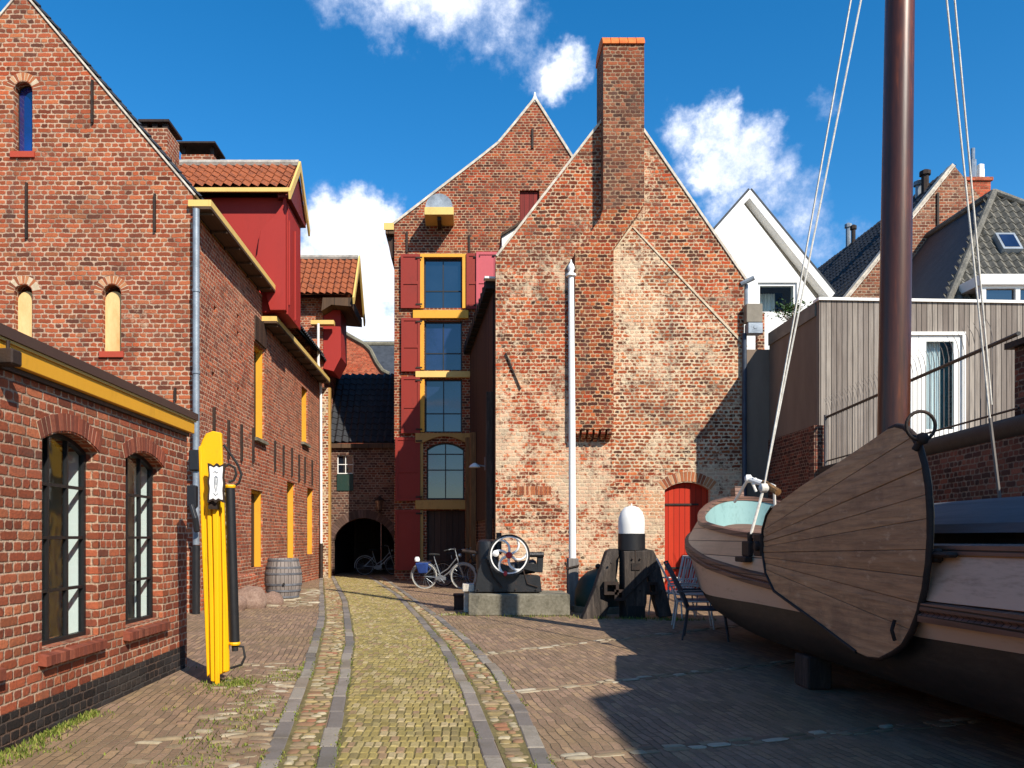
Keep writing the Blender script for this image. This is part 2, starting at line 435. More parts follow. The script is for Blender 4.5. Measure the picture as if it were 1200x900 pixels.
M['tile_red'] = noise_mat('red pantile', [(0.28, hx('#3c2820')), (0.42, hx('#6e3e2a')), (0.55, hx('#96522f')), (0.7, hx('#6e4636'))], 3.2, 0.8, fine=0.5)
M['tile_dark'] = noise_mat('black pantile', [(0.3, hx('#1e1f22')), (0.55, hx('#2f3135')), (0.75, hx('#4a4b4c'))], 3.5, 0.6, fine=0.4, spec=0.4)
M['tile_grey'] = noise_mat('lichened grey tile', [(0.3, hx('#45443f')), (0.5, hx('#625f57')), (0.72, hx('#8a857a'))], 3.0, 0.85, fine=0.45)
M['tile_orange'] = noise_mat('orange cap tile', [(0.3, hx('#b85a28')), (0.7, hx('#d27a3c'))], 6, 0.8)
M['ridge'] = noise_mat('ridge tile', [(0.3, hx('#7a756e')), (0.7, hx('#b4ada2'))], 5, 0.85)
M['slate'] = noise_mat('slate', [(0.3, hx('#2c3036')), (0.7, hx('#42474e'))], 3, 0.7)
M['glass'] = glass_clear('window glass')
M['glass_blue'] = glass_dark('painted reflection panes', hx('#222e50'), spec=0.6)  # blue base colour stands in for the sky mirrored in the glass
M['glass_top'] = glass_dark('dark panes', hx('#161d27'))
M['glass_teal'] = glass_dark('teal panes', hx('#4f8790'))
M['glass_deep'] = glass_dark('deep blue pane', hx('#14307c'))
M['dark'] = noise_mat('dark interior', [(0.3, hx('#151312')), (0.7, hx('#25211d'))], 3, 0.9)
M['floor_in'] = noise_mat('workshop floor', [(0.3, hx('#5c4630')), (0.7, hx('#7a6248'))], 3, 0.8)
M['curtain'] = noise_mat('white curtain', [(0.35, hx('#b8bcc0')), (0.65, hx('#f0f0ee'))], 8, 0.9, stretch=(3, 3, 0.05))
M['concrete'] = noise_mat('mossy concrete', [(0.28, hx('#4a4638')), (0.5, hx('#726d5e')), (0.75, hx('#928c7c'))], 2.5, 0.9, fine=0.35, bstr=0.7)
M['granite'] = island_mat('grey kerb stone', [hx('#7f7770'), hx('#887f76'), hx('#736c66'), hx('#90887c'), hx('#6d6862'), hx('#857a6c')], grain=60, gr=0.3, dirt=0.4, dirt_col=hx('#4a4432'), dscale=2.0)
M['lane_brick'] = island_mat('yellow lane brick', [hx('#93834f'), hx('#9a8a58'), hx('#887948'), hx('#a39364'), hx('#80734e'), hx('#97865c'), hx('#988752'), hx('#947a5e'), hx('#9c8c56'), hx('#ab9a74')], grain=45, gr=0.45,
                             dirt=0.42, dirt_col=hx('#5c5830'), dscale=1.6)
M['cobble'] = island_mat('field stones', [hx('#9a8466'), hx('#8a6a50'), hx('#a8946e'), hx('#94664c'), hx('#b0a486'), hx('#86745a'), hx('#a08c60'), hx('#8c7a52')], grain=25, gr=0.4, dirt=0.4, dirt_col=hx('#45402a'), dscale=2.2)
M['cobble_pale'] = island_mat('pale field stones', [hx('#a1947c'), hx('#8a7860'), hx('#b0a690'), hx('#806a56'), hx('#8f7d64'), hx('#7c6250')], grain=25, gr=0.35, dirt=0.35, dirt_col=hx('#4a4a26'), dscale=2.2)
M['rock'] = noise_mat('boulder stone', [(0.3, hx('#5c4a40')), (0.5, hx('#80685a')), (0.7, hx('#9a8474'))], 4, 0.9, fine=0.35, bstr=0.7)
M['earth'] = noise_mat('mossy earth joints', [(0.3, hx('#4a4428')), (0.55, hx('#6e6440')), (0.75, hx('#8a7c50'))], 7, 0.95, fine=0.3, bstr=0.8)
M['grass'] = island_mat('grass blades', [hx('#5e6b25'), hx('#6f7a30'), hx('#4e5a20'), hx('#858043')], grain=10, gr=0.2, dirt=0.0)
M['leaf'] = island_mat('glossy leaves', [hx('#2f4a22'), hx('#3c5a2a'), hx('#263c1c'), hx('#4a6632')], rough=0.5, grain=10, gr=0.2, dirt=0.0)
M['hull_wood'] = plank_mat('oiled hull planking', [hx('#d8b490'), hx('#c8a27e'), hx('#e2c09c')], w=0.17, gap=0.004, axis='v', rough=0.45, grain=0.5, stain=0.3, stain_col=hx('#9c7858'))
M['hull_cream'] = paint_mat('cream strake', hx('#d4b498'), 0.55, 0.16, 0.55, hx('#8c6c54'), 2.4, stretch=(1, .35, 2.2))
M['rub'] = plank_mat('brown rubbing strake', [hx('#7a5a4c'), hx('#876454'), hx('#6c5044')], w=0.06, gap=0.006, axis='v', rough=0.5)
M['hull_black'] = noise_mat('tarred hull', [(0.3, hx('#1d1b18')), (0.55, hx('#332d27')), (0.75, hx('#4d443a'))], 1.6, 0.55, stretch=(1, 0.5, 2), fine=0.3)
M['turq'] = paint_mat('turquoise paint', hx('#88adac'), 0.6, 0.14, 0.42, hx('#5c7c7a'), 5)
M['lee_wood'] = None
M['mast'] = noise_mat('varnished mast', [(0.30, hx('#2c1811')), (0.52, hx('#4a2616')), (0.72, hx('#7c3e1a'))], 1.6, 0.36, stretch=(3, 3, 0.3), spec=0.45, bstr=0.1, fine=0.2)
M['rope'] = noise_mat('pale rope', [(0.3, hx('#b8b2a6')), (0.7, hx('#e0dcd2'))], 20, 0.9)
M['tarp'] = noise_mat('blue grey tarpaulin', [(0.3, hx('#3a3c40')), (0.7, hx('#54565a'))], 1.6, 0.75, stretch=(3, .4, 3), bstr=0.5)
M['barrel'] = plank_mat('grey barrel staves', [hx('#8d837c'), hx('#7a706a'), hx('#9c938c'), hx('#6c635f')], w=0.09, gap=0.005, stain=0.45, stain_col=hx('#4e4540'))
M['hoop'] = noise_mat('barrel hoop', [(0.3, hx('#4a4a4e')), (0.7, hx('#75777c'))], 6, 0.6, metal=0.3)
M['green_dark'] = paint_mat('dark green paint', hx('#16332a'), 0.5)
M['tyre'] = noise_mat('tyre rubber', [(0.3, hx('#191919')), (0.7, hx('#2c2c2c'))], 9, 0.8)
M['tyre_pale'] = noise_mat('pale tyre wall', [(0.3, hx('#86847c')), (0.7, hx('#b0aea6'))], 9, 0.8)
M['steel'] = noise_mat('bike steel', [(0.3, hx('#7c8288')), (0.7, hx('#a4aaae'))], 6, 0.4, metal=0.7)
M['blue_bag'] = noise_mat('blue pannier', [(0.3, hx('#14285c')), (0.7, hx('#23407c'))], 8, 0.7)
M['engine'] = noise_mat('engine black', [(0.3, hx('#0f1011')), (0.55, hx('#1c1d1f')), (0.75, hx('#3a2c24'))], 5, 0.45, fine=0.3, spec=0.5)
M['hub_red'] = paint_mat('red hub paint', hx('#b3202c'), 0.4)
M['chair_dark'] = noise_mat('chair frame', [(0.3, hx('#34363a')), (0.7, hx('#4b4e54'))], 8, 0.5)
M['chair_mesh'] = noise_mat('chair sling', [(0.3, hx('#3f444e')), (0.7, hx('#565c68'))], 30, 0.8)
M['chair_pale'] = noise_mat('pale chair frame', [(0.3, hx('#a8a8a4')), (0.7, hx('#c8c8c4'))], 8, 0.45)
M['sign_white'] = paint_mat('sign enamel', hx('#e4e6e6'), 0.4, 0.05, 0.1, hx('#888888'))
M['lamp_glass'] = glass_dark('lantern glass', hx('#7c6a5c'))
M['pole_grey'] = noise_mat('grey timber post', [(0.3, hx('#5d5854')), (0.7, hx('#837c76'))], 5, 0.8, stretch=(5, 5, .5))


def ground_mat():
    mt, t, b = new_mat('brown clinker pavers')
    pos = possock(t)
    x, y, _z = t.xyz(pos)
    # bricks laid in bands that run across the yard, slightly skewed
    u = t.m('ADD', x, t.m('MULTIPLY', y, 0.12))
    v = t.m('SUBTRACT', y, t.m('MULTIPLY', x, 0.10))
    wv = t.noise(pos, 1.7, 3.0, 0.6, 1)
    wv = t.vm('MULTIPLY', t.vm('SUBTRACT', wv, (0.5, 0.5, 0.5)).outputs[0], (0.09, 0.09, 0)).outputs[0]
    p2 = t.vm('ADD', t.comb(u, v), wv).outputs[0]
    u, v, _z = t.xyz(p2)
    h, L, j = 0.068, 0.21, 0.007
    vr = t.m('DIVIDE', u, h)
    row = t.m('FLOOR', vr)
    fv = t.m('SUBTRACT', vr, row)
    ur = t.m('ADD', t.m('DIVIDE', v, L), t.m('MULTIPLY', t.m('FLOORED_MODULO', row, 2.0), 0.5))
    cl = t.m('FLOOR', ur)
    fu = t.m('SUBTRACT', ur, cl)
    rnd = t.nd('ShaderNodeTexWhiteNoise', {'Vector': t.comb(row, cl, 1.0)}, noise_dimensions='3D').outputs['Value']
    d = t.m('MINIMUM', t.m('MULTIPLY', t.m('MINIMUM', fu, t.m('SUBTRACT', 1.0, fu)), L), t.m('MULTIPLY', t.m('MINIMUM', fv, t.m('SUBTRACT', 1.0, fv)), h))
    fine = t.noise(pos, 45, 4.0, 0.65)
    d = t.m('ADD', d, t.m('MULTIPLY', t.m('SUBTRACT', fine, 0.5), 0.01))
    mask = t.sstep(d, j / 2 - 0.002, j / 2 + 0.003)
    c = t.ramp(rnd, [(0, hx('#8f745e')), (.2, hx('#7e6754')), (.4, hx('#987c66')), (.6, hx('#866e5a')), (.8, hx('#9a7e62')), (.93, hx('#a28668'))], 'CONSTANT')
    big = t.noise(pos, 0.5, 6.0, 0.68)
    c = t.mix(t.m('MULTIPLY', t.sstep(big, 0.42, 0.66), 0.55), c, hx('#7d6a48'))
    big2 = t.noise(pos, 1.3, 6.0, 0.7)
    c = t.mix(t.m('MULTIPLY', t.sstep(big2, 0.5, 0.7), 0.32), c, hx('#55453e'))
    c = t.mix(t.m('MULTIPLY', t.sstep(fine, 0.35, 0.75), 0.3), c, hx('#3c302b'))
    jc = t.mix(t.sstep(big2, 0.4, 0.6), hx('#574c3a'), hx('#8a7a60'))
    c = t.mix(mask, jc, c)
    link(t, c, b.inputs['Base Color'])
    b.inputs['Roughness'].default_value = 0.85
    b.inputs['Specular IOR Level'].default_value = 0.3
    bump(t, b, t.m('ADD', t.m('MULTIPLY', mask, t.m('ADD', 0.7, t.m('MULTIPLY', rnd, 0.6))), t.m('MULTIPLY', fine, 0.5)), 0.8, 0.012)
    return mt


M['pavers'] = ground_mat()


def lee_mat():
    mt, t, b = new_mat('leeboard oak')
    rnd = t.nd('ShaderNodeNewGeometry').outputs['Random Per Island']
    uv = uvsock(t)
    u, v, _z = t.xyz(uv)
    g = t.noise(t.comb(t.m('MULTIPLY', u, 2.2), t.m('ADD', t.m('MULTIPLY', v, 30.0), t.m('MULTIPLY', rnd, 40)), rnd), 1.0, 6.0, 0.65)
    c = t.ramp(rnd, [(0, hx('#b88c64')), (.35, hx('#c49a70')), (.65, hx('#aa805a')), (1, hx('#cca47c'))])
    c = t.mix(t.m('MULTIPLY', t.sstep(g, .35, .75), .62), c, hx('#5a4030'))
    st = t.noise(uv, 2.0, 6.0, .7)
    c = t.mix(t.m('MULTIPLY', t.sstep(st, .48, .68), .5), c, hx('#6c5240'))
    sc = t.noise(t.comb(t.m('MULTIPLY', u, 6.0), t.m('MULTIPLY', v, 14.0), rnd), 1.0, 6.0, .7)
    c = t.mix(t.m('MULTIPLY', t.sstep(sc, .56, .70), .45), c, hx('#d8b894'))
    link(t, c, b.inputs['Base Color'])
    b.inputs['Roughness'].default_value = 0.6
    bump(t, b, g, .7, .010)
    return mt


M['lee_wood'] = lee_mat()


# ------------------------------------------------------------------ mesh helpers
def wX(px, Y):
    return (px - VX) / F * Y


def wZ(py, Y):
    return EYE + (HY - py) / F * Y


def P(px, py, Y):
    return Vector((wX(px, Y), Y, wZ(py, Y)))


def root_of(o):
    while o.parent:
        o = o.parent
    return o


class MB:
    def __init__(s):
        s.v, s.f = [], []

    def raw(s, vs, fs):
        k = len(s.v)
        s.v += [Vector(p) for p in vs]
        s.f += [tuple(i + k for i in f) for f in fs]
        return s

    def box(s, x0, x1, y0, y1, z0, z1):
        vs = [(x0, y0, z0), (x1, y0, z0), (x1, y1, z0), (x0, y1, z0), (x0, y0, z1), (x1, y0, z1), (x1, y1, z1), (x0, y1, z1)]
        return s.raw(vs, [(0, 3, 2, 1), (4, 5, 6, 7), (0, 1, 5, 4), (1, 2, 6, 5), (2, 3, 7, 6), (3, 0, 4, 7)])

    def obox(s, c, ux, uy, uz):
        c, ux, uy, uz = Vector(c), Vector(ux), Vector(uy), Vector(uz)
        vs = [c + a * ux + b * uy + d * uz for d in (-1, 1) for a, b in ((-1, -1), (1, -1), (1, 1), (-1, 1))]
        return s.raw(vs, [(0, 3, 2, 1), (4, 5, 6, 7), (0, 1, 5, 4), (1, 2, 6, 5), (2, 3, 7, 6), (3, 0, 4, 7)])

    def bar(s, p, q, w, h, up=(0, 0, 1)):
        p, q = Vector(p), Vector(q)
        d = q - p
        l = d.length
        d.normalize()
        up = Vector(up)
        sd = d.cross(up)
        if sd.length < 1e-5:
            sd = d.cross(Vector((1, 0, 0)))
        sd.normalize()
        upn = sd.cross(d)
        return s.obox((p + q) / 2, d * l / 2, sd * w / 2, upn * h / 2)

    def tube(s, pts, r, n=8, closed=False, caps=True):
        pts = [Vector(p) for p in pts]
        m = len(pts)
        rs = r if isinstance(r, (list, tuple)) else [r] * m
        k = len(s.v)
        pu = None
        for i, p in enumerate(pts):
            if closed:
                d = pts[(i + 1) % m] - pts[i - 1]
            else:
                d = pts[min(i + 1, m - 1)] - pts[max(i - 1, 0)]
            d.normalize()
            if pu is None:
                a = Vector((0, 0, 1)) if abs(d.z) < 0.9 else Vector((1, 0, 0))
                pu = (a - d * a.dot(d)).normalized()
            else:
                pu = (pu - d * pu.dot(d)).normalized()
            pv = d.cross(pu)
            for j in range(n):
                an = 2 * math.pi * j / n
                s.v.append(p + (pu * math.cos(an) + pv * math.sin(an)) * rs[i])
        for i in range(m if closed else m - 1):
            a, b = k + i * n, k + ((i + 1) % m) * n
            for j in range(n):
                j2 = (j + 1) % n
                s.f.append((a + j, a + j2, b + j2, b + j))
        if caps and not closed:
            s.f.append(tuple(k + j for j in reversed(range(n))))
            s.f.append(tuple(k + (m - 1) * n + j for j in range(n)))
        return s

    def lathe(s, prof, c=(0, 0, 0), n=24, ax=(0, 0, 1)):
        c = Vector(c)
        az = Vector(ax).normalized()
        a = Vector((1, 0, 0)) if abs(az.x) < 0.9 else Vector((0, 1, 0))
        ax_ = (a - az * a.dot(az)).normalized()
        ay_ = az.cross(ax_)
        k = len(s.v)
        for (r, z) in prof:
            for j in range(n):
                an = 2 * math.pi * j / n
                s.v.append(c + az * z + (ax_ * math.cos(an) + ay_ * math.sin(an)) * max(r, 1e-4))
        for i in range(len(prof) - 1):
            for j in range(n):
                j2 = (j + 1) % n
                s.f.append((k + i * n + j, k + i * n + j2, k + (i + 1) * n + j2, k + (i + 1) * n + j))
        s.f.append(tuple(k + j for j in reversed(range(n))))
        s.f.append(tuple(k + (len(prof) - 1) * n + j for j in range(n)))
        return s

    def prism(s, poly, off):
        """extrude a planar polygon (list of 3-D points) by a vector"""
        poly = [Vector(p) for p in poly]
        off = Vector(off)
        n = len(poly)
        k = len(s.v)
        s.v += poly + [p + off for p in poly]
        for tri in tessellate_polygon([poly]):
            s.f.append(tuple(k + i for i in tri))
            s.f.append(tuple(k + n + i for i in reversed(tri)))
        for i in range(n):
            j = (i + 1) % n
            s.f.append((k + i, k + j, k + n + j, k + n + i))
        return s

    def panel(s, outer, holes, O, U, N, depth, V=(0, 0, 1)):
        """wall slab with openings: outline and holes are (u, v) lists, O + u U + v V, its face looks along N"""
        O, U, N, V = Vector(O), Vector(U), Vector(N), Vector(V)
        loops = [outer] + list(holes)
        flat = [O + U * a + V * b for lp in loops for a, b in lp]
        k, n = len(s.v), len(flat)
        s.v += flat + [p - N * depth for p in flat]
        for tri in tessellate_polygon([[Vector((a, b, 0)) for a, b in lp] for lp in loops]):
            s.f.append(tuple(k + i for i in tri))
            s.f.append(tuple(k + n + i for i in reversed(tri)))
        st = 0
        for lp in loops:
            m = len(lp)
            for i in range(m):
                j = (i + 1) % m
                s.f.append((k + st + i, k + st + j, k + n + st + j, k + n + st + i))
            st += m
        return s

    def tiles(s, O, U, S, W, L, tw=0.24, tl=0.30, amp=0.035, step=0.03, sub=6):
        """a sheet of S-shaped pantiles: O eave corner, U along the eave, S up the slope"""
        O, U, S = Vector(O), Vector(U).normalized(), Vector(S).normalized()
        Nn = U.cross(S).normalized()
        if Nn.z < 0:
            Nn = -Nn
        nu = max(2, int(round(W / tw))) * sub
        nc = max(1, int(round(L / tl)))
        k = len(s.v)
        rows = []
        for c in range(nc):
            rows.append((c * L / nc, step))
            rows.append(((c + 1) * L / nc - 0.004, 0.0))
        rnd = random.Random(int(W * 100 + L * 10))
        jit = [[rnd.uniform(-.008, .008) for _ in range(nu // sub + 1)] for _ in range(nc)]
        for ri, (sl, up) in enumerate(rows):
            for i in range(nu + 1):
                ph = (i % sub) / sub * 2 * math.pi
                wv = amp * (math.sin(ph) + 0.35 * math.sin(2 * ph))
                jj = jit[ri // 2][min(i // sub, len(jit[0]) - 1)]
                s.v.append(O + U * (W * i / nu) + S * (sl + jj) + Nn * (wv + up + jj * .6))
        for r in range(len(rows) - 1):
            for i in range(nu):
                a = k + r * (nu + 1) + i
                s.f.append((a, a + 1, a + nu + 2, a + nu + 1))
        # underlay so that nothing shows through the gaps
        d = -Nn * 0.05
        k2 = len(s.v)
        s.v += [O + d, O + U * W + d, O + U * W + S * L + d, O + S * L + d]
        s.f.append((k2, k2 + 1, k2 + 2, k2 + 3))
        return s

    def build(s, name, mat, parent=None, smooth=None, bevel=0.0, seg=1, recalc=True):
        me = bpy.data.meshes.new(name)
        off = Vector((0, 0, 0))
        if parent is not None:
            off = root_of(parent).location.copy()
        me.from_pydata([tuple(p - off) for p in s.v], [], s.f)
        if recalc:
            bm = bmesh.new()
            bm.from_mesh(me)
            bmesh.ops.recalc_face_normals(bm, faces=bm.faces)
            bm.to_mesh(me)
            bm.free()
        me.update()
        uvl = me.uv_layers.new(name='UVMap').data
        vs = [v.co + off for v in me.vertices]
        for p in me.polygons:
            n = p.normal
            if abs(n.z) > 0.75:
                for li in p.loop_indices:
                    q = vs[me.loops[li].vertex_index]
                    uvl[li].uv = (q.x, q.y)
            else:
                tx, ty = -n.y, n.x
                l = math.hypot(tx, ty)
                tx, ty = tx / l, ty / l
                if (abs(tx) > abs(ty) and tx < 0) or (abs(ty) >= abs(tx) and ty < 0):
                    tx, ty = -tx, -ty
                for li in p.loop_indices:
                    q = vs[me.loops[li].vertex_index]
                    uvl[li].uv = (q.x * tx + q.y * ty, q.z)
        me.materials.append(mat)
        if smooth is not None:
            me.polygons.foreach_set('use_smooth', [True] * len(me.polygons))
            me.set_sharp_from_angle(angle=R(smooth))
        o = bpy.data.objects.new(name, me)
        COL.objects.link(o)
        if parent is not None:
            o.parent = parent
        if bevel > 0:
            bv = o.modifiers.new('bevel', 'BEVEL')
            bv.width = bevel
            bv.segments = seg
            bv.limit_method = 'ANGLE'
            bv.angle_limit = R(40)
        return o


def tag(o, label, cat, group=None):
    o['label'] = label
    o['category'] = cat
    if group:
        o['group'] = group
    return o


def thing(name, label, cat, loc=(0, 0, 0), group=None):
    o = bpy.data.objects.new(name, None)
    COL.objects.link(o)
    o.location = loc
    o.empty_display_size = 0.2
    return tag(o, label, cat, group)


def struct(o, kind='structure'):
    o['kind'] = kind
    return o


def copy_tree(o, parent=None):
    c = o.copy()
    COL.objects.link(c)
    if parent is not None:
        c.parent = parent
    for ch in list(o.children):
        copy_tree(ch, c)
    return c


def arc(u0, u1, v0, v1, rise, n=10):
    """opening outline: u0..u1 wide, from v0 up to v1 at the springing, segmental head of the given rise"""
    pts = [(u0, v0), (u1, v0)]
    if rise <= 0:
        return pts + [(u1, v1), (u0, v1)]
    w = (u1 - u0) / 2
    r = (w * w + rise * rise) / (2 * rise)
    cu, cv = (u0 + u1) / 2, v1 + rise - r
    a = math.asin(min(1.0, w / r))
    if rise > w * 0.999:
        a = math.pi / 2
    for i in range(n + 1):
        an = a - 2 * a * i / n
        pts.append((cu + r * math.sin(an), cv + r * math.cos(an)))
    return pts


ARCH_BEDS = []


def flush_bed(parent):
    mb = MB()
    for poly, off in ARCH_BEDS:
        mb.prism(poly, off)
    ARCH_BEDS.clear()
    return mb.build('arch_mortar', M['mortar'], parent)


def arch_bricks(mb, u0, u1, v1, rise, O, U, N, length=0.2, n=14, proud=0.006, depth=0.1, gap=0.2, V=(0, 0, 1)):
    O, U, N, V = Vector(O), Vector(U), Vector(N), Vector(V)
    w = (u1 - u0) / 2
    if rise > 0:
        r = (w * w + rise * rise) / (2 * rise)
        cu, cv = (u0 + u1) / 2, v1 + rise - r
        a = math.pi / 2 if rise > w * 0.999 else math.asin(min(1, w / r))
    if rise > 0 and proud < .05:
        bed = []
        for i in range(n + 1):
            x = -a + 2 * a * i / n
            bed.append((cu + (r + .004) * math.sin(x), cv + (r + .004) * math.cos(x)))
        for i in range(n, -1, -1):
            x = -a + 2 * a * i / n
            bed.append((cu + (r + length * .97) * math.sin(x), cv + (r + length * .97) * math.cos(x)))
        ARCH_BEDS.append(([O + U * a_ + V * b_ + N * .0025 for a_, b_ in bed], -N * (depth * .9)))
    for i in range(n):
        if rise > 0:
            a0 = -a + 2 * a * (i + gap / 2) / n
            a1 = -a + 2 * a * (i + 1 - gap / 2) / n
            ln = length * random.uniform(.95, 1.03)
            q = [(cu + rr * math.sin(x), cv + rr * math.cos(x)) for rr, x in ((r + .003, a0), (r + .003, a1), (r + ln, a1), (r + ln, a0))]
        else:
            du = (u1 - u0) / n
            q = [(u0 + du * (i + gap / 2), v1), (u0 + du * (i + 1 - gap / 2), v1), (u0 + du * (i + 1 - gap / 2), v1 + length), (u0 + du * (i + gap / 2), v1 + length)]
        pr = proud + random.uniform(-.002, .002)
        mb.prism([O + U * a_ + V * b_ + N * pr for a_, b_ in q], -N * (depth + pr))


def window_part(parent, O, U, N, outline, cols, rows, fmat, gmat, setback=0.12, fw=0.05, bw=0.025, depth=0.06, name='window', vbars=None, hbars=None):
    """frame + glazing bars as one part, its pane as a sub-part"""
    O, U, N = Vector(O), Vector(U), Vector(N)
    Vv = Vector((0, 0, 1))
    us = [p[0] for p in outline]
    vs = [p[1] for p in outline]
    u0, u1, v0, v1 = min(us), max(us), min(vs), max(vs)
    cu, cv = (u0 + u1) / 2, (v0 + v1) / 2
    inner = [(cu + (a - cu) * (1 - 2 * fw / (u1 - u0)), cv + (b - cv) * (1 - 2 * fw / (v1 - v0))) for a, b in outline]
    mb = MB()
    OO = O - N * setback
    mb.panel(outline, [inner[::-1]], OO, U, N, depth)
    bars_u = vbars if vbars is not None else [u0 + (u1 - u0) * i / cols for i in range(1, cols)]
    bars_v = hbars if hbars is not None else [v0 + (v1 - v0) * i / rows for i in range(1, rows)]
    ius, ivs = [p[0] for p in inner], [p[1] for p in inner]

    def top_at(u):
        best = max(ivs)
        n = len(inner)
        for i in range(n):
            a, b = inner[i], inner[(i + 1) % n]
            if abs(a[0] - b[0]) > 1e-6 and min(a[0], b[0]) <= u <= max(a[0], b[0]):
                vv = a[1] + (b[1] - a[1]) * (u - a[0]) / (b[0] - a[0])
                if vv > cv:
                    best = vv
        return best
    for u in bars_u:
        z1 = top_at(u)
        c = OO + U * u + Vv * ((min(ivs) + z1) / 2) - N * depth * .5
        mb.obox(c, U * bw / 2, N * (depth * .4), Vv * ((z1 - min(ivs)) / 2))
    for v in bars_v:
        c = OO + U * cu + Vv * v - N * depth * .5
        mb.obox(c, U * (max(ius) - min(ius)) / 2, N * (depth * .36), Vv * bw / 2)
    fr = mb.build(name, fmat, parent)
    g = MB()
    g.panel(inner, [], OO - N * (depth * .5 + .001), U, N, 0.006)
    g.build('pane', gmat, fr)
    return fr


Yp, Xp, Zp = Vector((0, 1, 0)), Vector((1, 0, 0)), Vector((0, 0, 1))

# ------------------------------------------------------------------ ground and paving
g = MB()
g.raw([(-500, -300, 0), (500, -300, 0), (500, 700, 0), (-500, 700, 0)], [(0, 1, 2, 3)])
struct(g.build('ground', M['pavers'], recalc=False))

# outlines of the old carriage lane across the yard (photo measurements turned into ground points)


def gp(px, py):
    Y = F * EYE / (py - HY)
    return (wX(px, Y), Y)


def lerp_line(pts, y):
    pts = sorted(pts, key=lambda p: p[1])
    if y <= pts[0][1]:
        a, b = pts[0], pts[1]
    elif y >= pts[-1][1]:
        a, b = pts[-2], pts[-1]
    else:
        for a, b in zip(pts, pts[1:]):
            if a[1] <= y <= b[1]:
                break
    return a[0] + (b[0] - a[0]) * (y - a[1]) / (b[1] - a[1])


LO = [gp(303, 900), gp(352, 790), gp(373, 725), gp(374, 690)]      # outer left stone strip, its left side
LI = [gp(369, 900), gp(395, 800), gp(405, 750), gp(401, 705), gp(392, 685)]
RI = [gp(571, 900), gp(541, 810), gp(516, 760), gp(488, 725), gp(462, 697), gp(440, 682)]
RO = [gp(627, 900), gp(603, 835), gp(573, 785), gp(541, 750), gp(511, 725), gp(478, 700)]
SW = 0.115                                                          # stone strip width


def stone_strip(line, w, y0, y1):
    mb = MB()
    y = y0
    while y < y1:
        l = random.uniform(.32, .62)
        ya, yb = y + .008, y + l - .008
        xa, xb = lerp_line(line, ya), lerp_line(line, yb)
        z = .010 + random.uniform(-.004, .006)
        jx = random.uniform(-.011, .011)
        vs = []
        for zz, ins in ((-.03, 0), (z - .006, 0), (z, .008)):
            vs += [(xa + ins + jx, ya + ins, zz), (xa + w - ins + jx, ya + ins, zz), (xb + w - ins + jx, yb - ins, zz), (xb + ins + jx, yb - ins, zz)]
        fs = [(8, 9, 10, 11)]
        for k in (0, 4):
            for i in range(4):
                j = (i + 1) % 4
                fs.append((k + i, k + j, k + 4 + j, k + 4 + i))
        mb.raw(vs, fs)
        y += l
    return mb


for ln in (LO, LI, RI, RO):
    struct(stone_strip(ln, SW, 1.5, 29).build('kerb_strip', M['granite']))


def stones(mb, x, y, sx, sy, h, ang, seed, zb=0.0):
    rn = random.Random(seed)
    n = 8
    ca, sa = math.cos(ang), math.sin(ang)
    base = len(mb.v)
    rr = [rn.uniform(.82, 1.12) for _ in range(n)]
    for (k, z) in ((1.0, -.02), (.97, .45), (.72, .92)):
        for i in range(n):
            a = 2 * math.pi * i / n
            # squarish rounded outline
            cx, cy = math.cos(a), math.sin(a)
            q = 1 / max(abs(cx), abs(cy)) ** .55
            px, py = cx * q * k * rr[i] * sx, cy * q * k * rr[i] * sy
            mb.v.append(Vector((x + px * ca - py * sa, y + px * sa + py * ca, zb + (z if z > 0 else 0) * h * rn.uniform(.9, 1.1) + (z if z < 0 else 0))))
    mb.v.append(Vector((x, y, zb + h)))
    for k in (0, 1):
        for i in range(n):
            j = (i + 1) % n
            a = base + k * n
            mb.f.append((a + i, a + j, a + n + j, a + n + i))
    for i in range(n):
        mb.f.append((base + 2 * n + i, base + 2 * n + (i + 1) % n, base + 3 * n))


def strip_sheet(name, la, wa, lb, y0, y1, z, mat, n=60):
    mb = MB()
    vs, fs = [], []
    for i in range(n + 1):
        y = y0 + (y1 - y0) * i / n
        vs += [(lerp_line(la, y) + wa, y, z), (lerp_line(lb, y), y, z)]
    for i in range(n):
        fs.append((2 * i, 2 * i + 1, 2 * i + 3, 2 * i + 2))
    mb.raw(vs, fs)
    return struct(mb.build(name, mat, recalc=False))


strip_sheet('joint_sand', LO, SW, LI, 1.5, 29, .004, M['earth'])
strip_sheet('joint_sand', RI, SW, RO, 1.5, 29, .004, M['earth'])
strip_sheet('joint_sand', LI, SW, RI, 1.5, 29.3, .004, M['earth'])

# cobbles between the stone strips
for (la, lb) in ((LO, LI), (RI, RO)):
    mb = MB()
    y = 1.6
    k = 0
    while y < 28:
        dy = random.uniform(.06, .12)
        xa, xb = lerp_line(la, y) + SW + .02, lerp_line(lb, y) - .01
        x = xa
        while x < xb - .03:
            w = min(random.uniform(.06, .17), xb - x)
            if w > .05:
                stones(mb, x + w / 2, y + dy / 2 + random.uniform(-.012, .012), w * .47, dy * .47, random.uniform(.006, .018), random.uniform(-.25, .25), k, .0)
            k += 1
            x += w
        y += dy
    struct(mb.build('cobble_strip', M['cobble'], smooth=50))

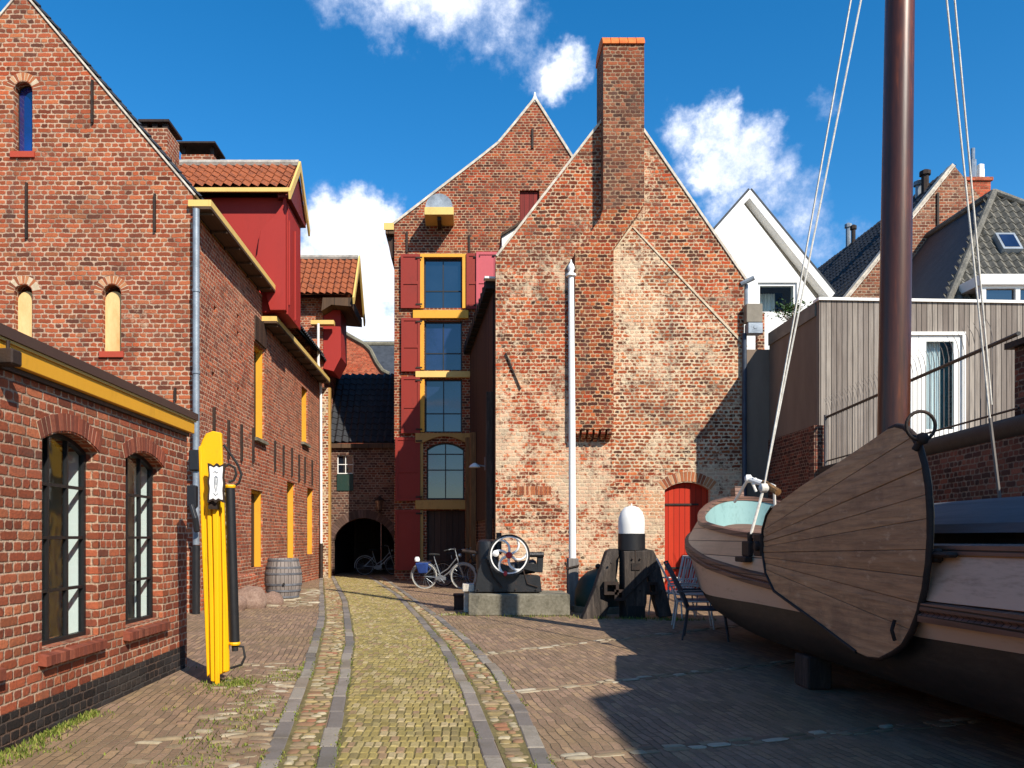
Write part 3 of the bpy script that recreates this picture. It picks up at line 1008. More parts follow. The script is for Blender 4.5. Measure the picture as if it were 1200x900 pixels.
# yellow bricks of the lane, set lengthwise in rows
mb = MB()
y = 1.6
row = 0
while y < 29:
    h = random.uniform(.135, .155)
    xa, xb = lerp_line(LI, y) + SW + .012, lerp_line(RI, y) - .012
    x = xa - random.uniform(0, .05)
    k0 = .6 * mnoise.noise(Vector((0, y * .8, 2)))
    while x < xb:
        l = random.uniform(.054, .068)
        a, b = max(x, xa) + .004, min(x + l, xb) - .004
        if b - a > .02:
            z = .013 + random.uniform(-.004, .004) + .006 * mnoise.noise(Vector((x * 2, y * 1.3, 0)))
            tj = random.uniform(-.002, .002)
            wv = .02 * mnoise.noise(Vector((x * 1.4, y * .6, 5)))
            y0, y1 = y + .006 + wv + random.uniform(-.006, .006), y + h - .006 + wv + random.uniform(-.006, .006)
            ins = .007
            vs = [(a, y0, -.02), (b, y0, -.02), (b, y1, -.02), (a, y1, -.02),
                  (a, y0, z - .008), (b, y0, z - .008), (b, y1, z - .008), (a, y1, z - .008),
                  (a + ins, y0 + ins, z - tj), (b - ins, y0 + ins, z - tj), (b - ins, y1 - ins, z + tj), (a + ins, y1 - ins, z + tj)]
            fs = [(8, 9, 10, 11)]
            for k in (0, 4):
                for i in range(4):
                    j = (i + 1) % 4
                    fs.append((k + i, k + j, k + 4 + j, k + 4 + i))
            mb.raw(vs, fs)
        x += l
    y += h
    row += 1
struct(mb.build('brick_lane', M['lane_brick']))

# stone bands that cross the yard on the right
for (pa, pb) in ((gp(556, 768), gp(690, 753)), (gp(592, 813), gp(690, 802)), (gp(642, 890), gp(730, 882)), (gp(505, 722), gp(560, 716))):
    a, b = Vector((*pa, 0)), Vector((*pb, 0))
    d = (b - a).normalized()
    sd = Vector((-d.y, d.x, 0))
    mb = MB()
    s = 0
    L = 6.0 if a.y < 12 else 2.0
    kk = int(a.y * 100)
    while s < L:
        l = random.uniform(.10, .26)
        for side in (-1, 1):
            c = a + d * (s + l / 2 + random.uniform(-.03, .03)) + sd * side * random.uniform(.03, .05)
            stones(mb, c.x, c.y, l * .47, random.uniform(.032, .045), random.uniform(.008, .016), math.atan2(d.y, d.x) + random.uniform(-.1, .1), kk)
            kk += 1
        s += l
    struct(mb.build('stone_band', M['cobble_pale'], smooth=50))

# patch of old field stones left of the lane, and by the barrel
mb = MB()
k = 0
for i in range(650):
    y = random.uniform(3.2, 9.2)
    xr = lerp_line(LO, y) - .03
    xl = xr - random.uniform(.3, 1.0) * (0.9 - 0.05 * y + .35)
    x = random.uniform(xl, xr)
    if random.random() < .30 + .5 * mnoise.noise(Vector((x * 1.5, y * 1.1, 3))):
        stones(mb, x, y, random.uniform(.035, .10), random.uniform(.025, .06), random.uniform(.006, .018), random.uniform(-.5, .5), i)
for i in range(170):
    y = random.uniform(16.5, 22)
    x = random.uniform(-4.5, lerp_line(LO, y) - .1)
    stones(mb, x, y, random.uniform(.08, .18), random.uniform(.06, .14), random.uniform(.01, .035), random.uniform(-.5, .5), 900 + i)
struct(mb.build('cobbled_patch', M['cobble_pale'], smooth=50))

# grass and moss in the joints and along the workshop foot
mb = MB()


def blade(x, y, h, z=0):
    a = random.uniform(0, 6.28)
    w = random.uniform(.003, .007)
    lx, ly = math.cos(a) * h * random.uniform(.2, .8), math.sin(a) * h * random.uniform(.2, .8)
    px, py = -math.sin(a) * w, math.cos(a) * w
    mb.raw([(x - px, y - py, z), (x + px, y + py, z), (x + lx * .5 + px * .7, y + ly * .5 + py * .7, z + h * .6), (x + lx * .5 - px * .7, y + ly * .5 - py * .7, z + h * .6), (x + lx, y + ly, z + h)],
           [(0, 1, 2, 3), (3, 2, 4)])


for i in range(3800):
    y = 3.5 + 3.0 * random.random() ** 1.5
    x = -3.0 + abs(random.gauss(0, .16)) * (1 if y < 5.6 else .4)
    if mnoise.noise(Vector((x * 5, y * 3, 4))) > -.15:
        blade(x, y, random.uniform(.008, .04))
for i in range(4200):
    y = random.uniform(3.4, 8.8)
    x = lerp_line(LO, y) - abs(random.gauss(.05, .45))
    if mnoise.noise(Vector((x * 2, y * 2, 9))) > .05:
        blade(x, y, random.uniform(.008, .03))
for i in range(900):
    a = random.uniform(0, 6.28)
    r = abs(random.gauss(.15, .12))
    blade(-2.2 + r * math.cos(a), 7.75 + r * math.sin(a), random.uniform(.008, .04))
for (cx, cy, rr) in ((2.9, 13.9, .5), (3.6, 13.7, .4), (2.2, 14.1, .3), (-.1, 14.6, .4), (1.2, 14.3, .6), (-4.3, 17.4, .5), (-4.6, 18.9, .5), (-4.7, 21, .7)):
    for i in range(160):
        blade(random.gauss(cx, rr * .6), random.gauss(cy, .06), random.uniform(.02, .07))
for ln in (LO, LI, RI, RO):
    for i in range(1500):
        y = 3.6 + 9 * random.random() ** 1.6
        x = lerp_line(ln, y) + random.choice((0, SW)) + random.gauss(0, .012)
        if mnoise.noise(Vector((x * 1.5, y * 1.5, 21))) > .0:
            blade(x, y, random.uniform(.006, .022), .004)
o = mb.build('grass', M['grass'], recalc=False)
struct(o, 'stuff')

# ------------------------------------------------------------------ the low brick workshop on the left
WX = -3.02
ws = thing('workshop', 'low red brick workshop with yellow fascia and tall iron windows, nearest on the left', 'workshop', (WX, 8.7, 0))
O = (WX, 0, 0)
win1 = arc(5.785, 6.67, .60, 2.10, .10)
win2 = arc(7.21, 8.10, .60, 2.10, .10)
win3 = arc(4.30, 5.19, .60, 2.10, .10)
win4 = arc(2.80, 3.69, .60, 2.10, .10)
mb = MB()
mb.panel([(-6, .24), (8.7, .24), (8.7, 2.495), (-6, 2.495)], [win1, win2, win3, win4], O, Yp, Xp, .3)
mb.build('wall', M['brick_wing'], ws)
mb = MB()
mb.box(-9, WX - .302, 8.40, 8.70, 0, 2.495)
mb.build('end_wall', M['plaster_white'], ws)
mb = MB()
mb.box(-9, WX - .0, 8.702, 8.80, 0, 2.495)
mb.box(-9.1, -9.0, -6, 8.8, 0, 2.495)
mb.build('rear_wall', M['brick_wing'], ws)
mb = MB()
mb.box(-8.99, -7.2, -6, 8.39, .02, 2.45)
mb.build('inner_wall', M['brick_dark'], ws)
mb = MB()
mb.box(-7.19, WX - .31, -6, 8.39, .0, .05)
mb.build('floor', M['floor_in'], ws)
mb = MB()
mb.box(WX - .30, WX + .012, -6, 8.712, -.02, .24)
mb.build('plinth', M['plinth'], ws)
mb = MB()
mb.box(-9.1, WX + .03, -6, 8.80, 2.497, 2.53)
cor = mb.build('cornice', M['black'], ws)
mb = MB()
mb.box(-9.1, WX + .07, -6, 8.84, 2.532, 2.655)
mb.build('fascia', M['yellow'], cor, bevel=.004)
mb = MB()
mb.box(WX - .2, WX + .085, -6, 8.86, 2.657, 2.675)
mb.build('moulding', M['yellow_pale'], cor)
mb = MB()
mb.box(-9.1, WX + .10, -6, 8.88, 2.677, 2.75)
mb.build('roof_edge', paint_mat('brown roof edge', hx('#4a352c'), .6), ws)
for i, w in enumerate((win1, win2, win3, win4)):
    u0, u1 = w[0][0], w[1][0]
    mb = MB()
    arch_bricks(mb, u0 - .02, u1 + .02, 2.10, .11, O, Yp, Xp, length=.135, n=17, proud=.008)
    ba = mb.build('brick_arch', M['brick_plain'], ws)
    if ARCH_BEDS:
        flush_bed(ba)
    mb = MB()
    n = 14
    for k in range(n):
        a = u0 - .05 + (u1 - u0 + .1) * k / n
        b = a + (u1 - u0 + .1) / n - .008
        mb.prism([(WX - .13, a, .60), (WX + .06, a, .555), (WX + .06, a, .485), (WX - .13, a, .51)], (0, b - a, 0))
    mb.build('sill', M['brick_plain'], ws)
    window_part(ws, O, Yp, Xp, w, 3, 4, M['black'], M['glass'], setback=.10, fw=.032, bw=.024, depth=.045)
    mb = MB()
    mb.box(WX - .285, WX - .148, u1 - .012, u1 - .002, .605, 2.13)
    mb.build('white_reveal', M['plaster_white'], ws)
# inner roof trusses seen through the glass
mb = MB()
mb.bar((-3.8, 8.36, .06), (-3.8, 8.36, 2.4), .06, .04)
mb.bar((-6.5, 7.3, .06), (-6.5, 7.3, 2.4), .12, .12)
mb.bar((-5.2, 6.2, .06), (-5.2, 6.2, .95), .5, .45)
mb.bar((-4.6, 4.6, .06), (-4.6, 4.6, 1.0), .5, .45)
mb.build('bench', M['dark'], ws)
# corner lamp at the cornice
mb = MB()
mb.box(WX + .02, WX + .16, 5.12, 5.24, 2.50, 2.60)
lp_ = mb.build('wall_spotlight', M['iron'], ws, bevel=.01)
mb = MB()
mb.tube([(WX + .1, 5.18, 2.60), (WX + .1, 5.18, 2.66)], .012)
mb.build('bracket', M['iron'], lp_)

# ------------------------------------------------------------------ tall gabled warehouse on the left
GX = -5.04
gw = thing('warehouse', 'tall orange brick warehouse on the left with a red hoist dormer', 'warehouse', (GX, 15, 0))
O = (0, 15, 0)
niche = [arc(wX(a, 15), wX(b, 15), z0, z1 - (wX(b, 15) - wX(a, 15)) / 2, (wX(b, 15) - wX(a, 15)) / 2) for a, b, z0, z1 in
         ((16, 38, wZ(178, 15), wZ(95, 15)), (17, 38, wZ(412, 15), wZ(333, 15)), (120, 142, wZ(412, 15), wZ(333, 15)), (-86, -64, wZ(412, 15), wZ(333, 15)))]
mb = MB()
mb.panel([(-11.36, 0), (GX, 0), (GX, 7.76), (-8.2, 11.5), (-11.36, 7.76)], niche, O, Xp, -Yp, .45)
mb.build('gable_wall', M['brick_old'], gw)
for i, nch in enumerate(niche):
    us = [p[0] for p in nch]
    vs = [p[1] for p in nch]
    if i == 0:
        window_part(gw, O, Xp, -Yp, nch, 1, 1, M['iron'], M['glass_deep'], setback=.16, fw=.012, depth=.04)
    else:
        mb = MB()
        low = [(a, b - .10 if b > min(vs) + .01 else b) for a, b in nch]
        mb.panel(low, [], Vector(O) + Yp * .12, Xp, -Yp, .3)
        mb.build('niche_panel', M['niche'], gw)
    mb = MB()
    w = max(us) - min(us)
    arch_bricks(mb, min(us) - .01, max(us) + .01, max(vs) - w / 2, w / 2 + .01, O, Xp, -Yp, length=.15, n=13, proud=.004)
    ba = mb.build('brick_arch', M['brick_pale'], gw)
    if ARCH_BEDS:
        flush_bed(ba)
    mb = MB()
    mb.box(min(us) - .05, max(us) + .05, 14.96, 15.12, min(vs) - .11, min(vs) - .002)
    mb.build('niche_sill', paint_mat('red tile sill', hx('#a8402a'), .7), gw)
for px, a, b in ((32, 215, 280), (109, 95, 145), (182, 228, 272), (206, 455, 470)):
    mb = MB()
    x = wX(px, 15)
    mb.box(x - .017, x + .017, 14.945, 14.999, wZ(b, 15), wZ(a, 15))
    mb.build('wall_anchor', M['iron'], gw)
# verge mortar and roof
for sgn in (1, -1):
    mb = MB()
    a = Vector((-8.2, 0, 11.5))
    b = Vector((-8.2 + sgn * 3.2, 0, 7.72))
    nrm = Vector(((a - b).z, 0, -(a - b).x)).normalized()
    if nrm.z < 0:
        nrm = -nrm
    mb.prism([(p.x, 14.97, p.z) for p in (a, b, b + nrm * .035, a + nrm * .035)], (0, .3, 0))
    mb.build('verge', M['coping'], gw)
    mb = MB()
    off = nrm * .05
    sl = (a - b)
    mb.tiles(Vector((b.x, 15.1, b.z)) + off * .9, Yp, sl, 14.4, sl.length, sub=4)
    mb.build('roof', M['tile_dark'], gw, smooth=35)

# long wall
O2 = (GX, 0, 0)
op = {'hoist': (19.35, 20.35, 3.8, 6.1), 'upper': (25.0, 25.95, 4.36, 6.1), 'low1': (19.1, 20.2, .67, 2.55), 'low2': (22.95, 24.0, .76, 3.0), 'low3': (25.9, 26.95, .85, 3.0)}
holes = [[(a, c), (b, c), (b, d), (a, d)] for a, b, c, d in op.values()]
put = []
for (px, py) in ((279, 392), (250, 440), (279, 458), (331, 445), (344, 460), (252, 363), (279, 372)):
    Y = 950 * 5.04 / (545 - px)
    put.append((Y, wZ(py, Y)))
for Y, z in put:
    holes.append([(Y - .08, z - .07), (Y + .08, z - .07), (Y + .08, z + .07), (Y - .08, z + .07)])
mb = MB()
mb.panel([(15.452, 0), (28.0, 0), (28.0, 6.75), (20.2, 6.75), (20.2, 7.42), (15.452, 7.42)], holes, O2, Yp, Xp, .35)
mb.build('side_wall', M['brick_side'], gw)
mb = MB()
mb.box(-11.3, GX - .36, 27.7, 28, 0, 7.2)
mb.box(-11.36, -11.0, 15.46, 28, 0, 7.6)
mb.box(GX - .5, GX - .352, 15.46, 27.69, 0, 7.0)
mb.build('rear_wall', M['brick_dark'], gw)
for key, (a, b, c, d) in op.items():
    mb = MB()
    mb.box(GX - .26, GX - .201, a + .02, b - .06, c + .02, d - .02)
    dr = mb.build('shutter_door', M['glass_top'] if key in ('low2', 'low3') else M['dark_planks'], gw)
    mb = MB()
    mb.box(GX - .20, GX - .045, b - .055, b - .005, c + .005, d - .005)
    mb.box(GX - .20, GX - .045, a + .005, a + .055, c + .005, d - .005)
    mb.box(GX - .20, GX - .10, a + .06, b - .06, d - .07, d - .005)
    mb.build('yellow_frame', M['yellow'], dr)
    if key in ('hoist', 'upper'):
        mb = MB()
        mb.box(GX - .2, GX + .10, a - .06, b + .06, c - .08, c - .003)
        mb.build('stone_sill', M['concrete'], gw)
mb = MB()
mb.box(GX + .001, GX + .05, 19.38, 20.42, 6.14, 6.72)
mb.build('shade_panel', M['dark_planks'], gw)  # dark boards stand in for shade and a dark post above the opening
for Y in (16.2, 17.2, 18.2, 19.2, 21.4, 22.4, 23.5, 24.5, 25.4, 26.6):
    mb = MB()
    dz = random.uniform(-.06, .06)
    mb.box(GX, GX + .05, Y - .03, Y + .03, 3.12 + dz, 3.95 + dz)
    mb.build('wall_anchor', M['iron'], gw)
# eaves gutters
for (y0, y1, z) in ((14.9, 19.95, 7.44), (20.1, 28.0, 6.72)):
    mb = MB()
    mb.box(GX + .02, GX + .37, y0, y1, z, z + .05)
    for k in range(int((y1 - y0) / .9) + 1):
        mb.box(GX + .02, GX + .35, y0 + .15 + k * .9, y0 + .21 + k * .9, z - .05, z - .002)
    ev = mb.build('eaves_box', M['brown_planks'], gw)
    mb = MB()
    mb.box(GX + .33, GX + .372, y0 - .002, y1, z + .052, z + .17)
    mb.box(GX - .05, GX + .328, y0 - .004, y0 + .04, z + .052, z + .17)
    mb.box(GX - .05, GX + .328, y0 + .04, y1, z + .052, z + .10)
    mb.build('gutter_board', M['yellow_pale'], ev)
# downpipe with its dark foot and bracket
mb = MB()
mb.tube([(-4.93, 14.86, 1.27), (-4.93, 14.86, 7.42)], .062, 12)
for z in (2.9, 4.4, 5.9):
    mb.tube([(-4.93, 14.86, z), (-4.93, 14.86, z + .05)], .075, 12)
dp = mb.build('downpipe', M['zinc'], gw, smooth=40)
mb = MB()
mb.tube([(-4.93, 14.86, 0), (-4.93, 14.86, 1.26)], .072, 12)
mb.build('pipe_foot', M['black'], dp, smooth=40)
mb = MB()
mb.box(-5.03, -4.85, 14.74, 14.9, 2.62, 3.0)
mb.box(-5.08, -4.88, 14.68, 14.84, 1.95, 2.35)
mb.tube([(-4.97, 14.7, 2.0), (-4.88, 14.66, 1.75), (-4.86, 14.70, 1.5)], .06, 8)
mb.build('meter_box', M['black'], dp, bevel=.02)
# hoist dormer
hd = MB()
hd.box(-7.4, -4.44, 20.13, 21.68, 7.0, 9.84)
hdo = hd.build('hoist_dormer', M['red'], gw)
mb = MB()
mb.prism([(x, 19.965, z) for x, z in ((wX(335, 20.1), wZ(228, 20.1)), (wX(332, 20.1), wZ(243, 20.1)), (wX(324, 20.1), wZ(254, 20.1)), (wX(314, 20.1), wZ(263, 20.1)),
          (wX(307, 20.1), wZ(273, 20.1)), (wX(304.5, 20.1), wZ(286, 20.1)), (wX(303, 20.1), wZ(300, 20.1)), (wX(299, 20.1), wZ(308, 20.1)), (wX(306, 20.1), wZ(322, 20.1)),
          (wX(318, 20.1), wZ(365, 20.1)), (-4.42, wZ(365, 20.1)), (-4.42, wZ(228, 20.1)))], (0, .16, 0))
mb.build('cheek_board', M['red'], hdo, bevel=.006)
mb = MB()
mb.box(-4.437, -4.40, 20.13, 21.68, 6.95, 9.7)
mb.box(-4.398, -4.36, 20.2, 20.24, 7.2, 9.3)
mb.box(-4.398, -4.36, 20.9, 20.93, 7.0, 9.3)
mb.build('hoist_door', M['red'], hdo)
mb = MB()
for (ya, yb) in ((19.7, 20.9), (22.1, 20.9)):
    b0, a0 = Vector((-8.6, ya, 9.88)), Vector((-8.6, yb, 10.95))
    mb.tiles(b0 + Zp * .07, Xp, a0 - b0, 4.28, (a0 - b0).length, tw=.23, tl=.30)
mb.build('tile_roof', M['tile_red'], hdo, smooth=35)
mb = MB()
mb.tube([(-8.6 + i * .36, 20.9, 11.04) for i in range(13)], .10, 8)
mb.build('ridge_tiles', M['ridge'], hdo, smooth=40)
mb = MB()
for (ya, yb) in ((19.62, 20.9), (22.18, 20.9)):
    s_ = 1 if yb > ya else -1
    mb.prism([(-4.28, ya, 9.80), (-4.28, yb, 11.10), (-4.28, yb, 10.84), (-4.28, ya + s_ * .06, 9.62)], (.05, 0, 0))
mb.box(-8.6, -4.285, 19.72, 19.78, 9.82, 9.92)
mb.build('bargeboard', M['yellow_pale'], hdo)
mb = MB()
mb.prism([(-4.43, 19.85, 9.88), (-4.43, 20.9, 10.85), (-4.43, 21.95, 9.88)], (.09, 0, 0))
mb.box(-4.6, -4.3, 19.9, 21.9, 9.76, 9.86)
mb.build('hood', paint_mat('dark red hood', hx('#6c2422'), .6), hdo)
# chimneys on its roof
for (px0, px1, Y, z0, z1, kind) in ((166, 196, 19.0, 9.0, wZ(150, 19), 'pots'), (206, 250, 23.5, 9.0, wZ(188, 23.5), 'slab')):
    mb = MB()
    x0, x1 = wX(px0, Y), wX(px1, Y)
    if kind == 'slab':
        Y = 23.2
        x0, x1, z1 = wX(212, Y), wX(250, Y), wZ(181, Y)
    mb.box(x0, x1, Y, Y + .8, z0, z1)
    ch = mb.build('chimney', M['brick_old'], gw)
    mb = MB()
    if kind == 'pots':
        for (a, b) in ((x0, x0 + .12), (x1 - .12, x1), ((x0 + x1) / 2 - .06, (x0 + x1) / 2 + .06)):
            mb.box(a, b, Y + .02, Y + .14, z1 + .003, z1 + .12)
        mb.box(x0 - .06, x1 + .06, Y - .06, Y + .85, z1 + .123, z1 + .18)
    else:
        for (a, b) in ((x0 + .02, x0 + .1), (x1 - .1, x1 - .02)):
            for c in (Y + .05, Y + .65):
                mb.box(a, b, c, c + .08, z1 + .002, 12.60)
        mb.box(wX(203, 23), wX(252, 23), 23, 24, 12.602, 12.65)
    mb.build('chimney_cap', M['iron'], ch)

# ------------------------------------------------------------------ rear hoist house further down the lane
rh = thing('hoist_house', 'narrow brick house ending the left row, its small hoist dormer over a red box', 'house', (GX, 28, 0))
mb = MB()
mb.panel([(28.002, 0), (32, 0), (32, 7.6), (28.002, 7.6)], [[(28.5, .7), (29.2, .7), (29.2, 2.9), (28.5, 2.9)]], (GX, 0, 0), Yp, Xp, .3)
mb.build('side_wall', M['brick_side'], rh)
mb = MB()
mb.box(-9, GX - .31, 28.01, 28.4, 0, 8)
mb.build('front_wall', M['brick_side'], rh)
mb = MB()
mb.box(GX + .01, GX + .30, 28.06, 28.34, 0, 6.6)
mb.build('corner_pier', M['brick_patch'], rh)
mb = MB()
mb.box(GX + .302, GX + .37, 28.1, 28.3, 0, 6.6)
mb.build('timber_post', M['yellow_old'], rh)
mb = MB()
mb.box(-6.4, GX + .05, 28.45, 30.2, 7.0, 9.82)
dm = mb.build('hoist_dormer', M['brick_side'], rh)
mb = MB()
for (ya, yb) in ((27.8, 29.3), (30.8, 29.3)):
    b0, a0 = Vector((-6.6, ya, 9.72)), Vector((-6.6, yb, 11.42))
    mb.tiles(b0 + Zp * .06, Xp, a0 - b0, 2.74, (a0 - b0).length, tw=.23, tl=.32)
mb.build('tile_roof', M['tile_red'], dm, smooth=35)
mb = MB()
mb.tube([(-6.6 + i * .34, 29.3, 11.52) for i in range(9)], .10, 8)
mb.build('ridge_tiles', M['ridge'], dm, smooth=40)
mb = MB()
for (ya, yb) in ((27.72, 29.3), (30.88, 29.3)):
    mb.prism([(-3.85, ya, 9.62), (-3.85, yb, 11.6), (-3.85, yb, 11.28), (-3.85, ya + (.1 if yb > ya else -.1), 9.42)], (.06, 0, 0))
mb.build('bargeboard', M['yellow_pale'], dm)
mb = MB()
mb.prism([(-4.9, 27.9, 9.66), (-3.9, 27.9, 9.66), (-3.9, 27.9, 9.36), (-4.6, 27.9, 9.42), (-4.95, 27.9, 9.2)], (0, 2.8, 0))
mb.build('canopy', M['brown_planks'], dm)
mb = MB()
mb.prism([(GX + .06, 28.5, 9.4), (-4.38, 28.5, 9.4), (-4.36, 28.5, 7.75), (-4.62, 28.5, 7.25), (GX + .06, 28.5, 7.35)], (0, 1.4, 0))
mb.build('hoist_box', M['red'], dm)
mb = MB()
mb.box(GX - .3, GX + .5, 28.02, 28.3, 8.78, 8.92)
mb.build('gutter_end', M['yellow_pale'], rh)
mb = MB()
mb.tube([(wX(373, 27.85), 27.85, 8.75), (wX(373, 27.85), 27.85, 7.4), (wX(376, 27.85), 27.85, 6.5), (wX(376.5, 27.85), 27.85, 1.2)], .045, 8)
dpr = mb.build('downpipe', M['white'], rh, smooth=40)
mb = MB()
mb.tube([(wX(376.5, 27.85), 27.85, 1.2), (wX(376.5, 27.85), 27.85, 0)], .06, 8)
mb.build('pipe_foot', M['iron'], dpr, smooth=40)
mb = MB()
mb.tiles((GX + .15, 28.0, 7.6), Yp, (-3, 0, 3.4), 4.0, 4.3, sub=4)
mb.build('roof', M['tile_dark'], rh, smooth=35)

# ------------------------------------------------------------------ gatehouse across the end of the lane
GY = 29.6
gh = thing('gatehouse', 'dark gatehouse with a wide arched passage and black tiled roof closing the lane', 'gatehouse', (-3.7, GY, 0))
ax0, ax1 = wX(390, GY), wX(462, GY)
arcp = arc(ax0, ax1, -.01, wZ(634, GY), wZ(607, GY) - wZ(634, GY), 14)
wx0, wx1 = wX(395, GY), wX(414, GY)
mb = MB()
mb.panel([(-5.4, -.02), (-1.5, -.02), (-1.5, 4.77), (-5.4, 4.77)],
         [arcp, [(wx0, wZ(575, GY)), (wx1, wZ(575, GY)), (wx1, wZ(533, GY)), (wx0, wZ(533, GY))]], (0, GY, 0), Xp, -Yp, .4)
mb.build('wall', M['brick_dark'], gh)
mb = MB()
arch_bricks(mb, ax0 + .02, ax1 - .02, wZ(634, GY), wZ(607, GY) - wZ(634, GY), (0, GY, 0), Xp, -Yp, length=.3, n=34, proud=.006)
ba = mb.build('brick_arch', M['brick_arch_dark'], gh)
if ARCH_BEDS:
    flush_bed(ba).data.materials[0] = M['brick_arch_dark']
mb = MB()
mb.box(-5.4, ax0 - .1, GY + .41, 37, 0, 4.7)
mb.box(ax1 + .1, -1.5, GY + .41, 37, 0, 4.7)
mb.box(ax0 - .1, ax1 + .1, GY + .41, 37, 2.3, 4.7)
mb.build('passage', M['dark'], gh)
mb = MB()
mb.box(ax0 - .09, -3.75, 35.9, 36.0, .02, 2.28)
mb.box(-3.7, ax1 + .09, 35.9, 36.0, .02, 2.28)
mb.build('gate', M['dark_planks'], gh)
mb = MB()
mb.tiles((-5.5, GY - .2, 4.86), Xp, (0, 2.6, 3.0), 4.1, 3.97, tw=.26, tl=.33)
mb.build('roof', M['tile_dark'], gh, smooth=35)
mb = MB()
mb.box(-5.4, -1.5, GY - .16, GY - .003, 4.66, 4.82)
mb.build('eaves_board', M['brown_planks'], gh)
fr = window_part(gh, (0, GY, 0), Xp, -Yp, [(wx0, wZ(555, GY)), (wx1, wZ(555, GY)), (wx1, wZ(533, GY)), (wx0, wZ(533, GY))], 2, 2, M['white'], M['glass_top'], setback=.1, fw=.03)
mb = MB()
mb.box(wx0, wx1, GY - .04, GY + .1, wZ(575, GY), wZ(556, GY))
mb.build('window_shutter', M['green_dark'], gh)

wl = thing('wall_lantern', 'small old street lantern on a bracket over the dark arched passage', 'lantern', (wX(446, GY), GY - .4, wZ(590, GY)))
x, y, z = wX(446, GY), GY - .4, wZ(598, GY)
mb = MB()
mb.tube([(x, GY - .002, z - .05), (x, y, z - .1), (x, y, z)], .02, 6)
mb.lathe([(.02, .44), (.2, .36), (.21, .33), (.02, .5)][::-1], (x, y, z), 4)
for i in range(4):
    a = math.pi / 4 + i * math.pi / 2
    mb.tube([(x + .09 * math.cos(a), y + .09 * math.sin(a), z), (x + .16 * math.cos(a), y + .16 * math.sin(a), z + .34)], .012, 5)
mb.build('lantern_frame', M['iron'], wl)
mb = MB()
mb.lathe([(.085, .01), (.15, .33)], (x, y, z), 4)
mb.build('lantern_glass', M['lamp_glass'], wl)

# ------------------------------------------------------------------ houses beyond the gatehouse
fh = thing('gabled_house', 'red brick house with a curved gable showing over the black gatehouse roof', 'house', (-5, 45, 0))
Y = 45
mb = MB()
mb.prism([P(px, py, Y) for px, py in ((380, 640), (470, 640), (470, 452), (456, 440), (448, 434), (441, 424), (434, 410), (427, 403), (416, 397), (404, 390), (392, 384), (380, 384))], (0, .5, 0))
mb.build('gable_wall', M['brick_red_far'], fh)
mb = MB()
pts = [P(px, py, Y - .05) for px, py in ((404, 390), (416, 397), (427, 403), (434, 410), (441, 424), (448, 434), (456, 438))]
mb.tube(pts, .11, 6)
mb.build('coping', M['concrete'], fh, smooth=40)
sh = thing('slate_house', 'house with a plain dark slate roof behind the curved red gable', 'house', (-5, 52, 0))
Y = 52
mb = MB()
mb.prism([P(425, 404, Y), P(500, 404, Y), P(500, 450, Y - 3), P(425, 450, Y - 3)], (0, .3, .3))
mb.build('roof', M['slate'], sh)
mb = MB()
mb.box(wX(425, Y), wX(500, Y), Y - 2.5, Y + 3, 0, wZ(450, Y - 3) - .05)
mb.build('wall', M['brick_red_far'], sh)
mb = MB()
mb.tube([P(425, 403, Y), P(500, 403, Y)], .15, 8)
mb.build('ridge_tiles', M['concrete'], sh)

# ------------------------------------------------------------------ tall house with red shutters
TY = 26.5
st = thing('shutter_house', 'tall narrow brick house with a column of windows beside red shutters', 'house', (-2.3, TY, 0))


def tX(px):
    return wX(px, TY)


def tZ(py):
    return wZ(py, TY)


xl = tX(462)
outl = [(xl, 0), (9, 0), (9, tZ(330)), (tX(668), tZ(182)), (tX(627), tZ(117)), (tX(606), tZ(143)), (tX(585), tZ(168)), (tX(560), tZ(188)), (xl, tZ(264))]
wins = [[(tX(497), tZ(361)), (tX(541.5), tZ(361)), (tX(541.5), tZ(302)), (tX(497), tZ(302))],
        [(tX(497.5), tZ(434)), (tX(541.5), tZ(434)), (tX(541.5), tZ(376)), (tX(497.5), tZ(376))],
        [(tX(498), tZ(506.5)), (tX(541.5), tZ(506.5)), (tX(541.5), tZ(444)), (tX(498), tZ(444))],
        arc(tX(500), tX(544), tZ(585), tZ(526), tZ(518.5) - tZ(526)),
        [(tX(500), 0), (tX(545), 0), (tX(545), tZ(598)), (tX(500), tZ(598))],
        [(tX(609), tZ(262)), (tX(632), tZ(262)), (tX(632), tZ(223)), (tX(609), tZ(223))]]
wins[4] = [(a, b if b > 0 else -.01) for a, b in wins[4]]
outl = [(a, b if b > 0 else -.02) for a, b in outl]
mb = MB()
mb.panel(outl, wins, (0, TY, 0), Xp, -Yp, .45)
mb.build('front_wall', M['brick_tower'], st)
mb = MB()
mb.box(xl, xl + .4, TY + .452, 40, 0, tZ(266))
mb.box(xl + .41, 8.9, TY + 1.6, TY + 1.7, 0, tZ(300))
mb.build('side_wall', M['brick_tower'], st)
for i, w in enumerate(wins[:4]):
    cols, vb, hb = 2, None, None
    v0, v1 = w[0][1], max(p[1] for p in w)
    hb = [[v0 + (v1 - v0) * .36], [v0 + (v1 - v0) * .36], [v0 + (v1 - v0) * .36], [v0 + (v1 - v0) * .52, v0 + (v1 - v0) * .8]][i]
    window_part(st, (0, TY, 0), Xp, -Yp, w, 2, 2, M['black'], M['glass_top'] if i == 0 else M['glass_blue'], setback=.14, fw=.045, bw=.035, hbars=hb)
mb = MB()
w = wins[4]
mb.box(w[0][0] + .01, w[1][0] - .01, TY + .2, TY + .26, .02, w[2][1] - .01)
mb.build('door', M['dark_planks'], st)
w = wins[5]
mb = MB()
mb.box(w[0][0] + .01, w[1][0] - .01, TY + .10, TY + .16, w[0][1] + .01, w[2][1] - .01)
